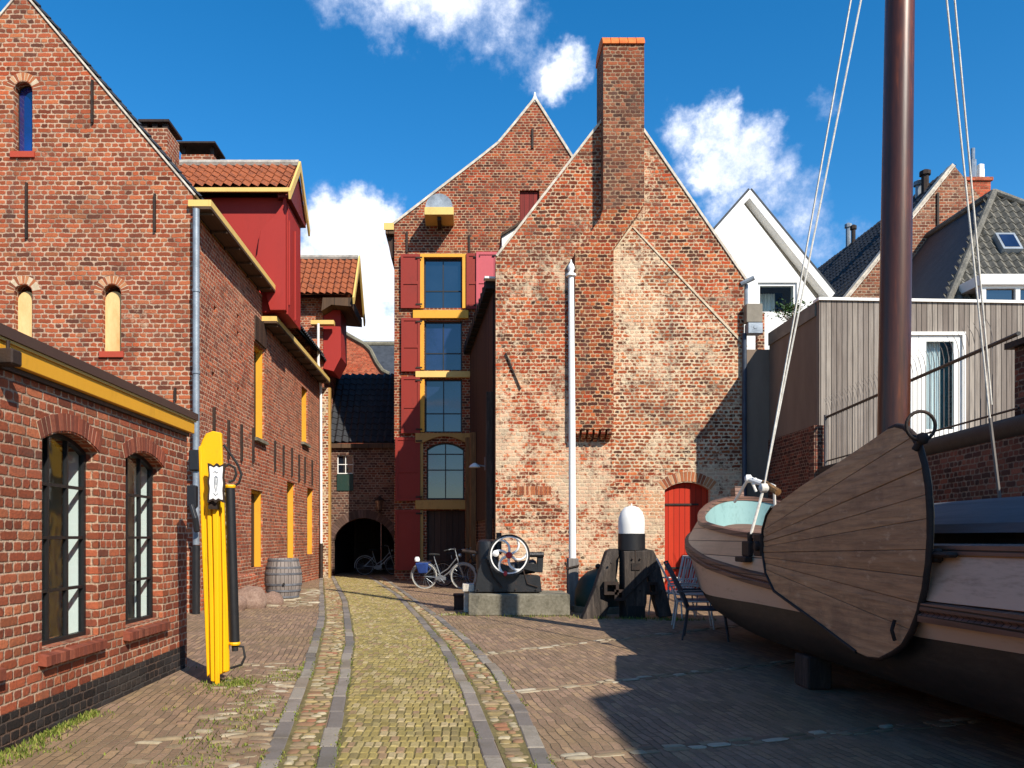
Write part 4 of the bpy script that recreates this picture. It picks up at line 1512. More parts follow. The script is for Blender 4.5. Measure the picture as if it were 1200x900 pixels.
mb.build('loft_shutter', plank_mat('dark red planks', [hx('#7c2a24'), hx('#6c221e'), hx('#86302a')], w=.15), st)
# ochre beams and posts around the windows
for (a, b, c, d, m) in ((484, 549, 364.5, 374, 'yellow'), (487, 553, 435.5, 443, 'yellow_pale'), (487, 553, 586, 597, 'yellow_old')):
    mb = MB()
    mb.box(tX(a), tX(b), TY - .12, TY + .12, tZ(d), tZ(c))
    mb.build('beam', M['yellow'] if m == 'yellow' else M[m], st, bevel=.01)
mb = MB()
mb.panel([(tX(487), tZ(519)), (tX(496), tZ(519))] + [(tX(496) + (tX(546) - tX(496)) * k / 8, tZ(519) + (tZ(511.5) - tZ(519)) * math.sin(math.pi * k / 8)) for k in range(1, 8)] +
         [(tX(546), tZ(519)), (tX(553), tZ(519)), (tX(553), tZ(508)), (tX(487), tZ(508))], [], (0, TY - .12, 0), Xp, -Yp, .24)
mb.build('beam', M['yellow_old'], st)
for (a, b, c, d, m) in ((491, 496.8, 302, 361.5, 'yellow'), (541.8, 546, 302, 361.5, 'yellow'), (491, 497, 376.5, 433.5, 'yellow'), (491, 497.5, 445, 506.5, 'yellow'),
                        (491, 496, 519.5, 585, 'yellow_old'), (491, 496, 598, 672, 'yellow_old'), (490, 547, 298, 301.8, 'yellow')):
    mb = MB()
    mb.box(tX(a), tX(b), TY - .06, TY + .1, tZ(d), tZ(c))
    mb.build('window_post', M[m], st)


def shutter(a, b, c, d, mat, y=.09, ang=0.0):
    x0, x1, z0, z1 = tX(a), tX(b), tZ(d), tZ(c)
    mb = MB()
    mb.box(x0, x1, TY - y, TY - y + .05, z0, z1)
    zm = z0 + (z1 - z0) * .47
    for (p, q, r, s) in ((x0, x1, z1 - .09, z1), (x0, x1, z0, z0 + .09), (x0, x1, zm - .05, zm + .05), (x0, x0 + .08, z0 + .09, zm - .05), (x1 - .08, x1, z0 + .09, zm - .05),
                         (x0, x0 + .08, zm + .05, z1 - .09), (x1 - .08, x1, zm + .05, z1 - .09)):
        mb.box(p, q, TY - y - .025, TY - y - .002, r, s)
    sh_ = mb.build('shutter', mat, st)
    mb = MB()
    for zz in (z0 + .12, z1 - .12):
        mb.box(x1 - .14, x1 + .07, TY - y - .045, TY - y - .027, zz - .025, zz + .025)
    mb.build('hinge', M['iron'], sh_)
    return sh_


shutter(470, 492.5, 299, 362, M['red_shutter'])
shutter(470.5, 492.5, 373.5, 436, M['red_shutter'])
shutter(470.5, 492.5, 442, 508, M['red_shutter'])
shutter(463.5, 492.5, 513, 587, M['red_shutter'])
shutter(463.5, 492.5, 597.5, 668, M['red_shutter'])
shutter(546.5, 560, 298, 363, M['red_shutter'])
s_ = shutter(558, 582, 297, 363, M['red_pink'], y=.13)
s_['label'] = 'faded pinkish shutter'
# half-round hood over the hoist beam
mb = MB()
x0, x1 = tX(500), tX(531)
cx, rr = (x0 + x1) / 2, (x1 - x0) / 2
mb.prism([(cx + rr * math.cos(math.pi * k / 12), TY - .9, tZ(256) + (tZ(240.5) - tZ(256)) * math.sin(math.pi * k / 12)) for k in range(13)], (0, .9, 0))
hood = mb.build('hoist_hood', M['zinc'], st, smooth=40)
mb = MB()
mb.box(x0 - .03, x1 + .03, TY - .94, TY - .01, tZ(265), tZ(256.2))
mb.build('hood_fascia', M['yellow_pale'], hood, bevel=.01)
mb = MB()
mb.box(cx - .06, cx + .06, TY - .8, TY - .01, tZ(269), tZ(265.3))
mb.build('hoist_beam', M['iron'], hood)
for px, a, b in ((624, 151, 174), (477, 272, 296), (550, 276, 297)):
    mb = MB()
    mb.box(tX(px) - .03, tX(px) + .03, TY - .05, TY - .001, tZ(b), tZ(a))
    mb.build('wall_anchor', M['iron'], st)
# verge mortar, finial, roof
top = [(p[0], p[1]) for p in outl]
vl = [(tX(668) + .8, tZ(182) - 1.25), (tX(668), tZ(182)), (tX(627), tZ(117)), (tX(606), tZ(143)), (tX(585), tZ(168)), (tX(560), tZ(188)), (xl - .1, tZ(264) - .05)]
for a, b in zip(vl, vl[1:]):
    mb = MB()
    d = Vector((b[0] - a[0], 0, b[1] - a[1])).normalized()
    n = Vector((-d.z, 0, d.x))
    if n.z < 0:
        n = -n
    A, B = Vector((a[0], TY - .04, a[1])), Vector((b[0], TY - .04, b[1]))
    mb.prism([A, B, B + n * .075, A + n * .075], (0, .5, 0))
    mb.build('verge', M['coping'], st)
    mb = MB()
    up, lo = (A, B) if A.z > B.z else (B, A)
    mb.prism([A + n * .002 + Yp * .5, B + n * .002 + Yp * .5, B - n * .12 + Yp * .5, A - n * .12 + Yp * .5], (0, 12, 0))
    mb.build('roof', M['tile_dark'], st)
mb = MB()
mb.lathe([(.10, -.1), (.12, .02), (.05, .16), (.02, .3)], (tX(627), TY + .1, tZ(117)), 10)
mb.build('finial', M['white'], st, smooth=50)
mb = MB()
mb.box(xl - .28, xl - .003, TY - .1, TY + 12, tZ(275), tZ(265))
gt = mb.build('gutter', M['brown_planks'], st)
mb = MB()
mb.box(xl - .33, xl + .0, TY - .14, TY - .101, tZ(271), tZ(263))
mb.build('gutter_end', M['yellow_pale'], gt)
mb = MB()
mb.prism([(xl - .25, TY + .1, tZ(276)), (xl - .003, TY + .1, tZ(276)), (xl - .003, TY + .1, tZ(302)), (xl - .12, TY + .1, tZ(300))], (0, 10, 0))
mb.build('gutter_bracket', M['dark_planks'], gt)

# ------------------------------------------------------------------ the big gable with the chimney
CY = 20.5
cg = thing('chimney_house', 'large weathered brick gable house with tall chimney stack and red arched door', 'house', (0.78, CY, 0))


def cX(px):
    return wX(px, CY)


def cZ(py):
    return wZ(py, CY)


xl, xr = cX(581), cX(872)
door = arc(cX(779), cX(832), -.01, cZ(574), cZ(565) - cZ(574))
mb = MB()
mb.panel([(xl, -.02), (xr, -.02), (xr, cZ(327)), (cX(727), cZ(115)), (cX(584), cZ(300)), (xl, cZ(302))], [door], (0, CY, 0), Xp, -Yp, .5)
mb.build('gable_wall', M['brick_gable'], cg)
mb = MB()
u0, u1 = door[0][0], door[1][0]
mb.box(u0 - .1, u1 + .1, CY + .16, CY + .24, .0, cZ(563))
dd = mb.build('door', M['red_door'], cg)
mb = MB()
mb.box(u0 + .05, u1 - .25, CY + .13, CY + .158, 2.22, 2.27)
mb.build('strap_hinge', M['iron'], dd)
mb = MB()
mb.box(u0 + .05, u1 - .25, CY + .13, CY + .158, .6, .65)
mb.build('strap_hinge', M['iron'], dd)
mb = MB()
arch_bricks(mb, u0 - .02, u1 + .02, cZ(574), cZ(565) - cZ(574) + .02, (0, CY, 0), Xp, -Yp, length=.24, n=16, proud=.01)
ba = mb.build('brick_arch', M['brick_pale'], cg)
if ARCH_BEDS:
    flush_bed(ba)
mb = MB()
arch_bricks(mb, cX(606), cX(646), cZ(580), 0, (0, CY, 0), Xp, -Yp, length=.22, n=15, proud=.008)
ba = mb.build('brick_arch', M['brick_pale'], cg)
if ARCH_BEDS:
    flush_bed(ba)
# limewashed outline of an older, lower house
mb = MB()
mb.prism([(x, CY - .008, z) for x, z in ((cX(717), cZ(297)), (cX(741), cZ(267)), (cX(873), cZ(408)), (cX(873), 3.12), (cX(717), 3.12))], (0, .010, 0))
pt = mb.build('limewashed_patch', M['brick_patch'], cg)
mb = MB()
for a, b in (((741, 267), (874, 408)), ((717, 297), (741, 267))):
    A, B = Vector((cX(a[0]), CY - .03, cZ(a[1]))), Vector((cX(b[0]), CY - .03, cZ(b[1])))
    n = Vector((-(B - A).z, 0, (B - A).x)).normalized()
    mb.prism([A, B, B + n * .06, A + n * .035], (0, .03, 0))
mb.build('mortar_fillet', M['mortar'], pt)
# chimney: stack, slanting shoulder, breast on little corbels
BY = 20.15


def bX(px):
    return wX(px, BY)


def bZ(py):
    return wZ(py, BY)


mb = MB()
mb.prism([(bX(707), BY, bZ(52)), (bX(755), BY, bZ(52)), (bX(755), BY, bZ(236)), (bX(707), BY, bZ(246))], (0, 1.0, 0))
ck = mb.build('chimney', M['brick_stack'], cg)
mb = MB()
mb.prism([(bX(706.5), BY + .004, bZ(246)), (bX(755), BY + .004, bZ(236)), (bX(755), BY + .004, bZ(240)), (bX(719), BY + .004, bZ(292)), (bX(719), BY + .004, bZ(503)), (bX(674), BY + .004, bZ(503)), (bX(674), BY + .004, bZ(295)),
          (bX(690), BY + .004, bZ(275)), (bX(703), BY + .004, bZ(256))], (0, .36, 0))
mb.build('chimney_breast', M['brick_breast'], ck)
mb = MB()
for i in range(6):
    a = bX(674) + (bX(719) - bX(674)) * (i + .1) / 6
    b = a + (bX(719) - bX(674)) / 6 * .62
    mb.prism([(a, BY + .02, bZ(503.5)), (a, BY + .02, bZ(508)), (a, BY + .36, bZ(516)), (a, BY + .36, bZ(503.5))], (b - a, 0, 0))
mb.build('corbels', M['brick_breast'], ck)
mb = MB()
for i in range(5):
    a = bX(706) + (bX(756) - bX(706)) * i / 5
    b = bX(706) + (bX(756) - bX(706)) * (i + 1) / 5 - .015
    prof = [(-.05, 0), (-.05, .06), (.05, .2), (.25, .29), (.5, .32), (.75, .29), (.95, .2), (1.05, .06), (1.05, 0)]
    mb.prism([(a, BY + p, bZ(52) + .002 + q) for p, q in prof], (b - a, 0, 0))
mb.build('cap_tiles', M['tile_orange'], ck, smooth=40)
# verges and roof
ap, le, re = Vector((cX(727), CY, cZ(115))), Vector((cX(583), CY, cZ(301))), Vector((cX(873), CY, cZ(328)))
for A, B in ((ap, le), (ap, re)):
    d = (B - A).normalized()
    n = Vector((-d.z, 0, d.x))
    if n.z < 0:
        n = -n
    mb = MB()
    mb.prism([A + n * .002 - Yp * .03, B + n * .002 - Yp * .03, B + n * .06 - Yp * .03, A + n * .06 - Yp * .03], (0, .3, 0))
    mb.build('verge', M['coping'], cg)
    mb = MB()
    mb.prism([A + Yp * .51, B + Yp * .51, B - n * .12 + Yp * .51, A - n * .12 + Yp * .51], (0, 5.3, 0))
    mb.build('roof', M['tile_dark'], cg)
# white dormer cheek on the left roof slope
mb = MB()
mb.prism([P(588, 276, 21.6), P(619, 255, 21.6), P(614, 268, 21.6), P(589, 300, 21.6)], (0, 1.0, 0))
dmr = mb.build('dormer', M['white'], cg)
mb = MB()
mb.prism([P(587, 273.5, 21.5), P(621, 252, 21.5), P(621, 255, 21.5), P(587, 276.5, 21.5)], (0, 1.2, 0))
mb.build('dormer_edge', M['brown_planks'], dmr)
# slanting side wall along the alley, dark boards on a brick foot, with its gutter
A, B = Vector((xl + .012, CY + .502, 0)), Vector((.20, 26.35, 0))
U = (B - A).normalized()
N = Vector((-U.y, U.x, 0))
L = (B - A).length
mb = MB()
mb.panel([(0, 0), (L, 0), (L, 7.42), (0, 7.9)], [], A, U, N, .3)
mb.build('side_wall', M['brick_dark'], cg)
mb = MB()
mb.panel([(.15, 1.9), (L - .1, 1.9), (L - .1, 7.35), (.15, 7.8)], [], A + N * .05, U, N, .045)
mb.build('side_boards', M['dark_planks'], cg)
for s, z0, z1, m in ((L - .35, 0, 4.6, 'brown_post'), (L - 1.6, 0, 4.6, 'brown_post'), (.25, 0, 5.2, 'timber')):
    mb = MB()
    c = A + U * s + N * .14
    mb.obox(c + Zp * (z0 + z1) / 2, U * .12, N * .08, Zp * (z1 - z0) / 2)
    mb.build('side_post', M[m], cg)
mb = MB()
a, b = A + N * .13 + Zp * 7.96, B + N * .13 + Zp * 7.45
mb.bar(a, b, .24, .22)
for i in range(14):
    p = a + (b - a) * (i + .5) / 14
    mb.bar(p - U * .05, p + U * .05, .28, .27)
gt = mb.build('gutter', M['tar'], cg)
mb = MB()
mb.obox(a - U * .1 + Zp * .11, U * .12, N * .18, Zp * .025)
mb.build('gutter_cap', M['white'], gt)
A2, B2 = Vector((cX(592.5), CY - .03, cZ(414))), Vector((cX(610), CY - .03, cZ(456)))
mb = MB()
mb.bar(A2, B2, .03, .05, (0, 1, 0))
mb.build('wall_anchor', M['iron'], cg)
# closing walls
mb = MB()
mb.box(xr - .4, xr - .002, CY + .502, 26.3, 0, 7.9)
mb.box(1.0, xr - .42, 26.0, 26.3, 0, 8.5)
mb.build('rear_wall', M['brick_dark'], cg)
# hopper head, box and downpipe at the right edge
mb = MB()
mb.tube([(7.03, CY - .1, cZ(392)), (7.03, CY - .1, .1)], .06, 10)
dp = mb.build('downpipe', M['zinc_dark'], cg, smooth=40)
mb = MB()
mb.box(cX(871), cX(889.5), CY - .25, CY - .02, cZ(380.5), cZ(359))
mb.build('vent_box', M['soffit'], dp, bevel=.01)
mb = MB()
mb.box(cX(872), cX(889), CY - .3, CY - .03, cZ(394), cZ(381.5))
mb.lathe([(.05, 0), (.05, .03)], (cX(880), CY - .31, cZ(387)), 8, (0, 1, 0))
mb.build('hopper_head', M['zinc'], dp, bevel=.01)
mb = MB()
mb.tube([(cX(876), CY + .1, cZ(359)), (cX(876), CY + .1, cZ(332))], .05, 8)
mb.tube([(cX(868), CY + .0, cZ(333)), (cX(882), CY - .1, cZ(327))], .06, 8)
mb.build('upper_pipe', M['zinc'], dp, smooth=40)
sl = thing('alley_lamp', 'small grey lamp with a tilted shade on the dark boarded side wall', 'wall lamp', A + U * 1.2 + N * .1 + Zp * 3.3)
q = A + U * 1.2 + N * .1 + Zp * 3.35
mb = MB()
mb.tube([q, q + N * .3 + Zp * .05], .02, 6)
mb.tube([q + Zp * .25, q - Zp * .1], .025, 6)
mb.build('bracket', M['zinc'], sl)
mb = MB()
mb.lathe([(.16, 0), (.12, .06), (.03, .12)], q + N * .3 - Zp * .03, 12)
mb.build('lamp_shade', M['white'], sl, smooth=40)

# ------------------------------------------------------------------ timber-clad house on the right
HYY = 17.56
wh = thing('clad_house', 'flat-roofed house clad in grey upright boards with white french doors', 'house', (7.67, HYY, 0))
x0 = wX(960, HYY)
zt = wZ(352, HYY)
dw = [(wX(1034, HYY), 3.0), (wX(1131, HYY), 3.0), (wX(1131, HYY), wZ(389, HYY)), (wX(1034, HYY), wZ(389, HYY))]
mb = MB()
mb.panel([(x0, 2.6), (x0 + 7.5, 2.6), (x0 + 7.5, zt - .12), (x0, zt)], [dw], (0, HYY, 0), Xp, -Yp, .15)
mb.build('cladding', M['clad'], wh)
mb = MB()
mb.bar((x0 - .03, HYY + .1, zt + .03), (x0 + 7.6, HYY + .1, zt - .09), .3, .06)
mb.build('roof_trim', M['white'], wh)
mb = MB()
mb.box(x0 + .004, x0 + .2, HYY + .155, 20.45, 3.86, zt - .02)
mb.build('side_wall', M['plaster_grey'], wh)
mb = MB()
mb.box(x0 - .03, x0 + .25, HYY + .25, 20.44, zt - .02, zt + .01)
mb.box(x0 - .03, x0 + .0, HYY + .155, 20.44, zt - .30, zt - .021)
mb.build('side_fascia', M['soffit'], wh)
mb = MB()
mb.box(x0 - .02, x0 + .3, HYY + .2, 20.46, 0, 3.85)
mb.box(x0 - .22, x0 + .1, HYY - .25, HYY + .02, 0, 3.8)
mb.build('brick_base', M['brick_yard'], wh)
mb = MB()
mb.box(x0 + .2, x0 + 7.5, HYY + .155, HYY + .2, 0, 2.6)
mb.box(x0 + .21, x0 + 7.5, 20.2, 20.4, 0, zt - .15)
mb.box(x0 + .2, x0 + 7.5, HYY + .16, 20.4, zt - .22, zt - .17)
mb.build('rear_wall', M['brick_yard'], wh)
mb = MB()
mb.box(7.06, x0 + .2, 20.47, 20.7, 0, 6.15)
mb.build('link_wall', M['plaster_grey'], wh)
# french doors
um = (dw[0][0] + dw[1][0]) / 2 - .1
mb = MB()
mb.panel(dw, [[(dw[0][0] + .07, 3.03), (dw[1][0] - .07, 3.03), (dw[1][0] - .07, dw[2][1] - .07), (dw[0][0] + .07, dw[2][1] - .07)]], (0, HYY - .03, 0), Xp, -Yp, .12)
fd = mb.build('french_door', M['white'], wh)
for a, b in ((dw[0][0] + .075, um - .005), (um + .005, dw[1][0] - .075)):
    mb = MB()
    o_ = [(a, 3.04), (b, 3.04), (b, dw[2][1] - .075), (a, dw[2][1] - .075)]
    i_ = [(a + .16, 3.75), (b - .16, 3.75), (b - .16, dw[2][1] - .2), (a + .16, dw[2][1] - .2)]
    mb.panel(o_, [i_], (0, HYY + .02, 0), Xp, -Yp, .06)
    mb.build('door_leaf', M['white'], fd)
    mb = MB()
    mb.panel(i_, [], (0, HYY + .05, 0), Xp, -Yp, .006)
    mb.build('pane', M['glass'], fd)
    mb = MB()
    n = 24
    for k in range(n):
        aa = a + .2 + (b - a - .32) * .65 * k / n + .0
        bb = a + .2 + (b - a - .32) * .65 * (k + 1) / n
        yy0, yy1 = HYY + .22 + .02 * math.sin(k * 1.9), HYY + .22 + .02 * math.sin((k + 1) * 1.9)
        mb.raw([(aa, yy0, 3.1), (bb, yy1, 3.1), (bb, yy1, dw[2][1] - .1), (aa, yy0, dw[2][1] - .1)], [(0, 1, 2, 3)])
    mb.build('curtain', M['curtain'], fd)
mb = MB()
mb.box(dw[0][0] + .02, dw[1][0] - .02, HYY + .6, HYY + .65, 3.0, dw[2][1])
mb.build('room_back', M['glass_teal'], fd)

# ------------------------------------------------------------------ white gabled house behind
NY = 26.0


def nX(px):
    return wX(px, NY)


def nZ(py):
    return wZ(py, NY)


nh = thing('white_house', 'white rendered house with a steep gable and a grey slanting recess', 'house', (nX(880), NY, 0))
ap = Vector((nX(879), NY, nZ(222)))
sl_r = (nZ(348) - nZ(222)) / (nX(982) - nX(879))
lx, rx = nX(800), nX(1010)
lz, rz = ap.z - (ap.x - lx) * 1.13, ap.z + (rx - ap.x) * sl_r
wn_ = [(nX(888), nZ(368)), (nX(934), nZ(368)), (nX(934), nZ(331)), (nX(888), nZ(331))]
mb = MB()
slot = [(nX(871.5), nZ(239)), (nX(878.5), nZ(232)), (nX(973), nZ(350)), (nX(956.5), nZ(350))]
mb.panel([(lx, 0), (rx, 0), (rx, rz), (ap.x, ap.z), (lx, lz)], [wn_, slot], (0, NY, 0), Xp, -Yp, .5)
mb.build('wall', M['plaster_white'], nh)
mb = MB()
mb.panel(slot, [], (0, NY + .42, 0), Xp, -Yp, .06)
mb.build('recess', M['soffit'], nh)
for A, B in ((ap, Vector((lx, NY, lz))), (ap, Vector((rx, NY, rz)))):
    d = (B - A).normalized()
    n = Vector((-d.z, 0, d.x))
    if n.z < 0:
        n = -n
    mb = MB()
    mb.prism([A + n * .003, B + n * .003, B + n * .07, A + n * .07], (0, 9, 0))
    mb.build('roof', M['slate'], nh)
fr = window_part(nh, (0, NY, 0), Xp, -Yp, wn_, 1, 1, M['white'], M['glass'], setback=.06, fw=.09, depth=.1)
mb = MB()
n = 26
for k in range(n):
    aa, bb = nX(897) + (nX(920) - nX(897)) * k / n, nX(897) + (nX(920) - nX(897)) * (k + 1) / n
    mb.raw([(aa, NY + .85 + .04 * math.sin(k * 1.7), nZ(366)), (bb, NY + .85 + .04 * math.sin((k + 1) * 1.7), nZ(366)), (bb, NY + .85 + .04 * math.sin((k + 1) * 1.7), nZ(335)), (aa, NY + .85 + .04 * math.sin(k * 1.7), nZ(335))], [(0, 1, 2, 3)])
mb.build('curtain', M['curtain'], fr)
mb = MB()
mb.box(nX(885), nX(937), NY + 1.4, NY + 1.45, nZ(371), nZ(328))
mb.build('room_back', M['glass_blue'], fr)
mb = MB()
mb.box(wX(888, 24), wX(896, 24), 24, 24.2, 0, wZ(366, 24))
mb.build('brick_pier', M['brick_gable'], nh)

# shrub on the ledge by that window
shb = thing('potted_shrub', 'small green shrub on the ledge in front of the white house window', 'plant', P(927, 372, 21.5))
c0 = P(927, 366, 21.5)
mb = MB()
for i in range(9):
    a = random.uniform(0, 6.28)
    mb.tube([c0 - Zp * .5, c0 - Zp * .2 + Vector((math.cos(a) * .08, math.sin(a) * .08, 0)), c0 + Vector((math.cos(a) * .3, math.sin(a) * .2, random.uniform(-.1, .25)))], [.015, .01, .005], 5)
mb.build('stem', M['brown_post'], shb)
mb = MB()
for i in range(420):
    p = c0 + Vector((random.gauss(0, .22), random.gauss(0, .15), random.gauss(.02, .13)))
    d = Vector((random.uniform(-1, 1), random.uniform(-1, 1), random.uniform(-.2, .8))).normalized()
    s = d.cross(Vector((random.uniform(-1, 1), random.uniform(-1, 1), random.uniform(-1, 1)))).normalized()
    l = random.uniform(.06, .12)
    mb.raw([p, p + d * l * .5 + s * l * .22, p + d * l, p + d * l * .5 - s * l * .22], [(0, 1, 2, 3)])
mb.build('foliage', M['leaf'], shb, recalc=False)
mb = MB()
mb.lathe([(.15, 0), (.2, .3), (.22, .32)], c0 - Zp * .75, 14)
mb.build('pot', M['tile_dark'], shb, smooth=40)

# ------------------------------------------------------------------ old roofs at the back right
RY = 24.0
rb = thing('brick_gable_house', 'old house with a brick gable and a long black roof behind the board-clad house', 'house', (14.5, RY, 0))
ap = P(1119, 195, RY)
le = ap + Vector((-4.6, 0, -4.6 * 1.24))
re = ap + Vector((3.0, 0, -3.0 * 1.20))
mb = MB()
mb.prism([ap, re, (re.x, RY, 4), (le.x, RY, 4), le], (0, .4, 0))
mb.build('gable_wall', M['brick_back'], rb)
mb = MB()
a, b = P(1121, 262, RY - .02), P(1042, 360, RY - .02)
n = Vector((-(b - a).z, 0, (b - a).x)).normalized()
mb.prism([a, b, b + n * .32, a + n * .32], (0, .019, 0))
mb.build('mortar_scar', M['coping'], rb)
back = 9.5
mb = MB()
sl = le - ap
mb.tiles(Vector((le.x, RY - .05, le.z)) + Vector((0, back, .06)), -Yp, -sl, back, sl.length, tw=.24, tl=.33, sub=4)
mb.build('roof', M['tile_dark'], rb, smooth=35)
mb = MB()
sl2 = re - ap
mb.prism([ap + Yp * .01 + Zp * .01, re + Yp * .01 + Zp * .01, re + Yp * .01 - Zp * .1, ap + Yp * .01 - Zp * .1], (0, back, 0))
mb.build('roof', M['tile_dark'], rb)
mb = MB()
d = sl.normalized()
n = Vector((d.z, 0, -d.x))
n = n if n.z > 0 else -n
mb.prism([ap - Yp * .04, le - Yp * .04, le + n * .12 - Yp * .04, ap + n * .12 - Yp * .04], (0, .3, 0))
mb.build('verge', M['coping'], rb)
mb = MB()
mb.box(ap.x - .55, ap.x - .49, RY - .05, RY - .001, ap.z - 2.1, ap.z - .8)
mb.build('wall_anchor', M['iron'], rb)
# vents on the black roof
for p, h_, r_, m_ in ((P(994, 284, 30.4), .55, .09, 'zinc'), (P(1000, 280, 30.0), .35, .08, 'iron'), (P(1077, 240, 25.4), .6, .11, 'zinc'), (P(1084, 234, 25.0), .75, .11, 'iron')):
    mb = MB()
    mb.tube([p - Zp * .3, p + Zp * h_], r_, 8)
    mb.lathe([(r_ * 1.5, 0), (r_ * 1.5, .12), (r_ * .4, .18)], p + Zp * h_, 8)
    mb.build('roof_vent', M[m_], rb, smooth=40)
# chimney with flues
mb = MB()
cA = wX(1135, 24.5), wX(1161, 24.5)
mb.prism([(cA[0] + .1, RY + .5, wZ(262, 24.5)), (cA[1], RY + .5, wZ(262, 24.5)), (cA[1], RY + .5, wZ(212, 24.5)), (cA[0] - .05, RY + .5, wZ(212, 24.5))], (0, .8, 0))
mb.box(cA[0] - .1, cA[1] + .05, RY + .45, RY + 1.35, wZ(212, 24.5) + .002, wZ(208, 24.5))
chm = mb.build('chimney', M['brick_red_far'], rb)
mb = MB()
mb.tube([P(1140, 211, RY + .9), P(1140, 188, RY + .9)], .10, 8)
mb.tube([P(1140, 188, RY + .9), P(1140, 174, RY + .9)], .06, 8)
mb.build('flue', M['steel'], chm, smooth=40)
mb = MB()
mb.tube([P(1149, 211, RY + .9), P(1149, 199, RY + .9)], .11, 8)
mb.lathe([(.10, 0), (.10, .14), (.03, .18)], P(1149, 199, RY + .9), 8)
mb.build('flue', M['white'], chm, smooth=40)

hp = thing('hip_roof_house', 'house with a grey tiled hip roof, skylight and white dormer at the far right', 'house', (13, 18.5, 0))
AP = P(1165, 228, 21.0)
EL, ER = P(1062, 372, 18.6), P(1330, 372, 18.6)
EL.z = ER.z = AP.z - 3.6
EL.x, EL.y = AP.x - 2.6, 18.7
ER.x, ER.y = AP.x + 5.5, 18.7
# hip face (towards us) as a tiled triangle: clip the tile sheet with its two hips
mb = MB()
Uv = (ER - EL).normalized()
mid = EL + Uv * (AP - EL).dot(Uv)
Sv = AP - mid
mb.tiles(EL, Uv, Sv, (ER - EL).length, Sv.length, tw=.20, tl=.24, amp=.032, step=.025)
me_v = mb.v
hipl = (AP - EL)
hipr = (AP - ER)
Nf = Uv.cross(Sv.normalized())


def inside(p):
    s = (p - mid).dot(Sv.normalized()) / Sv.length
    u = (p - EL).dot(Uv)
    ul = (mid - EL).length * s
    ur = (ER - EL).length - (ER - mid).length * s
    return ul - .25 <= u <= ur + .25


mb.f = [f for f in mb.f if all(inside(mb.v[i]) for i in f)]
mb.raw([EL - Zp * .06, ER - Zp * .06, AP - Zp * .06], [(0, 1, 2)])
mb.build('hip_roof', M['tile_grey'], hp, smooth=35)
mb = MB()
bl = EL + Vector((-.0, 6, 0))
bk = AP + Vector((0, 6, 0))
mb.raw([EL, AP, bk, bl], [(0, 1, 2, 3)])
mb.raw([v - Zp * .1 for v in (EL, AP, bk, bl)], [(3, 2, 1, 0)])
mb.build('shade_dark_side_roof', M['tile_dark'], hp)  # black tile on this face paints in the shade of the grey roof
mb = MB()
mb.tube([EL + Zp * .05, AP + Zp * .07], .085, 8)
mb.tube([ER + Zp * .05, AP + Zp * .07], .085, 8)
mb.tube([AP + Zp * .07, bk + Zp * .07], .085, 8)
mb.build('ridge_tiles', M['tile_grey'], hp, smooth=40)
mb = MB()
mb.box(EL.x + .2, ER.x, 18.9, 24, 3, EL.z)
mb.build('wall', M['brick_back'], hp)
# skylight lying in the tiles
sc_ = mid + Sv * .525 - Uv * .42
sn = Nf if Nf.z > 0 else -Nf
mb = MB()
mb.obox(sc_ + sn * .07, Uv * .24, Sv.normalized() * .3, sn * .07)
sk = mb.build('skylight', M['zinc'], hp)
mb = MB()
mb.obox(sc_ + sn * .142, Uv * .18, Sv.normalized() * .23, sn * .006)
mb.build('pane', M['glass_blue'], sk)
# white dormer
dx = wX(1143, 18.4)
mb = MB()
mb.box(dx, dx + 3.5, 18.2, 20.5, wZ(333, 18.2), wZ(321, 18.2))
dw_ = mb.build('dormer', M['white'], hp)
mb = MB()
mb.panel([(dx + .05, 5.4), (dx + 3.4, 5.4), (dx + 3.4, wZ(333.5, 18.3)), (dx + .05, wZ(333.5, 18.3))],
         [[(dx + .18, 5.5), (dx + .85, 5.5), (dx + .85, wZ(338, 18.3)), (dx + .18, wZ(338, 18.3))], [(dx + .95, 5.5), (dx + 1.7, 5.5), (dx + 1.7, wZ(338, 18.3)), (dx + .95, wZ(338, 18.3))]],
         (0, 18.3, 0), Xp, -Yp, .1)
mb.build('dormer_frame', M['white'], dw_)
mb = MB()
mb.box(dx + .1, dx + 3.3, 18.37, 18.39, 5.45, wZ(334, 18.3))
mb.build('pane', M['glass_top'], dw_)

# ------------------------------------------------------------------ yard wall and its spiked railing
def yw(Y):
    return 7.55 - .105 * (17.3 - Y)


yl = thing('yard_wall', 'dark brick yard wall with a rounded black coping behind the boat', 'wall', (yw(8), 8, 0))
A, B = Vector((yw(17.2), 17.2, 0)), Vector((yw(-3), -3, 0))
U = (B - A).normalized()
N = Vector((-U.y, U.x, 0))
if N.x > 0:
    N = -N
L = (B - A).length
mb = MB()
mb.panel([(0, 0), (L, 0), (L, 2.72), (0, 2.72)], [], A, U, N, .3)
mb.build('wall', M['brick_yard'], yl)
mb = MB()
mb.tube([A - N * .12 + Zp * 2.76, B - N * .12 + Zp * 2.76], .17, 12)
mb.build('coping', M['tar'], yl, smooth=40)
pr = thing('brick_pier', 'dark brick pier with a flat black cap rising above the yard wall', 'pier', (yw(9.6), 9.6, 0))
mb = MB()
mb.box(yw(9.8) + .22, yw(9.8) + 2.2, 8.0, 10.3, 0, 3.80)
mb.build('shaft', M['brick_yard'], pr)
mb = MB()
mb.box(yw(9.8) + .14, yw(9.8) + 2.3, 7.9, 10.38, 3.803, 3.88)
mb.build('cap', M['tar'], pr)
rl = thing('railing', 'thin black railing with curved spikes on top of the yard wall', 'railing', (yw(14), 14, 2.9))
off = -N * .12
Lr = 6.5
mb = MB()
mb.tube([A + off + Zp * 3.95, A + off + U * (Lr + .6) + Zp * 3.95], .028, 8)
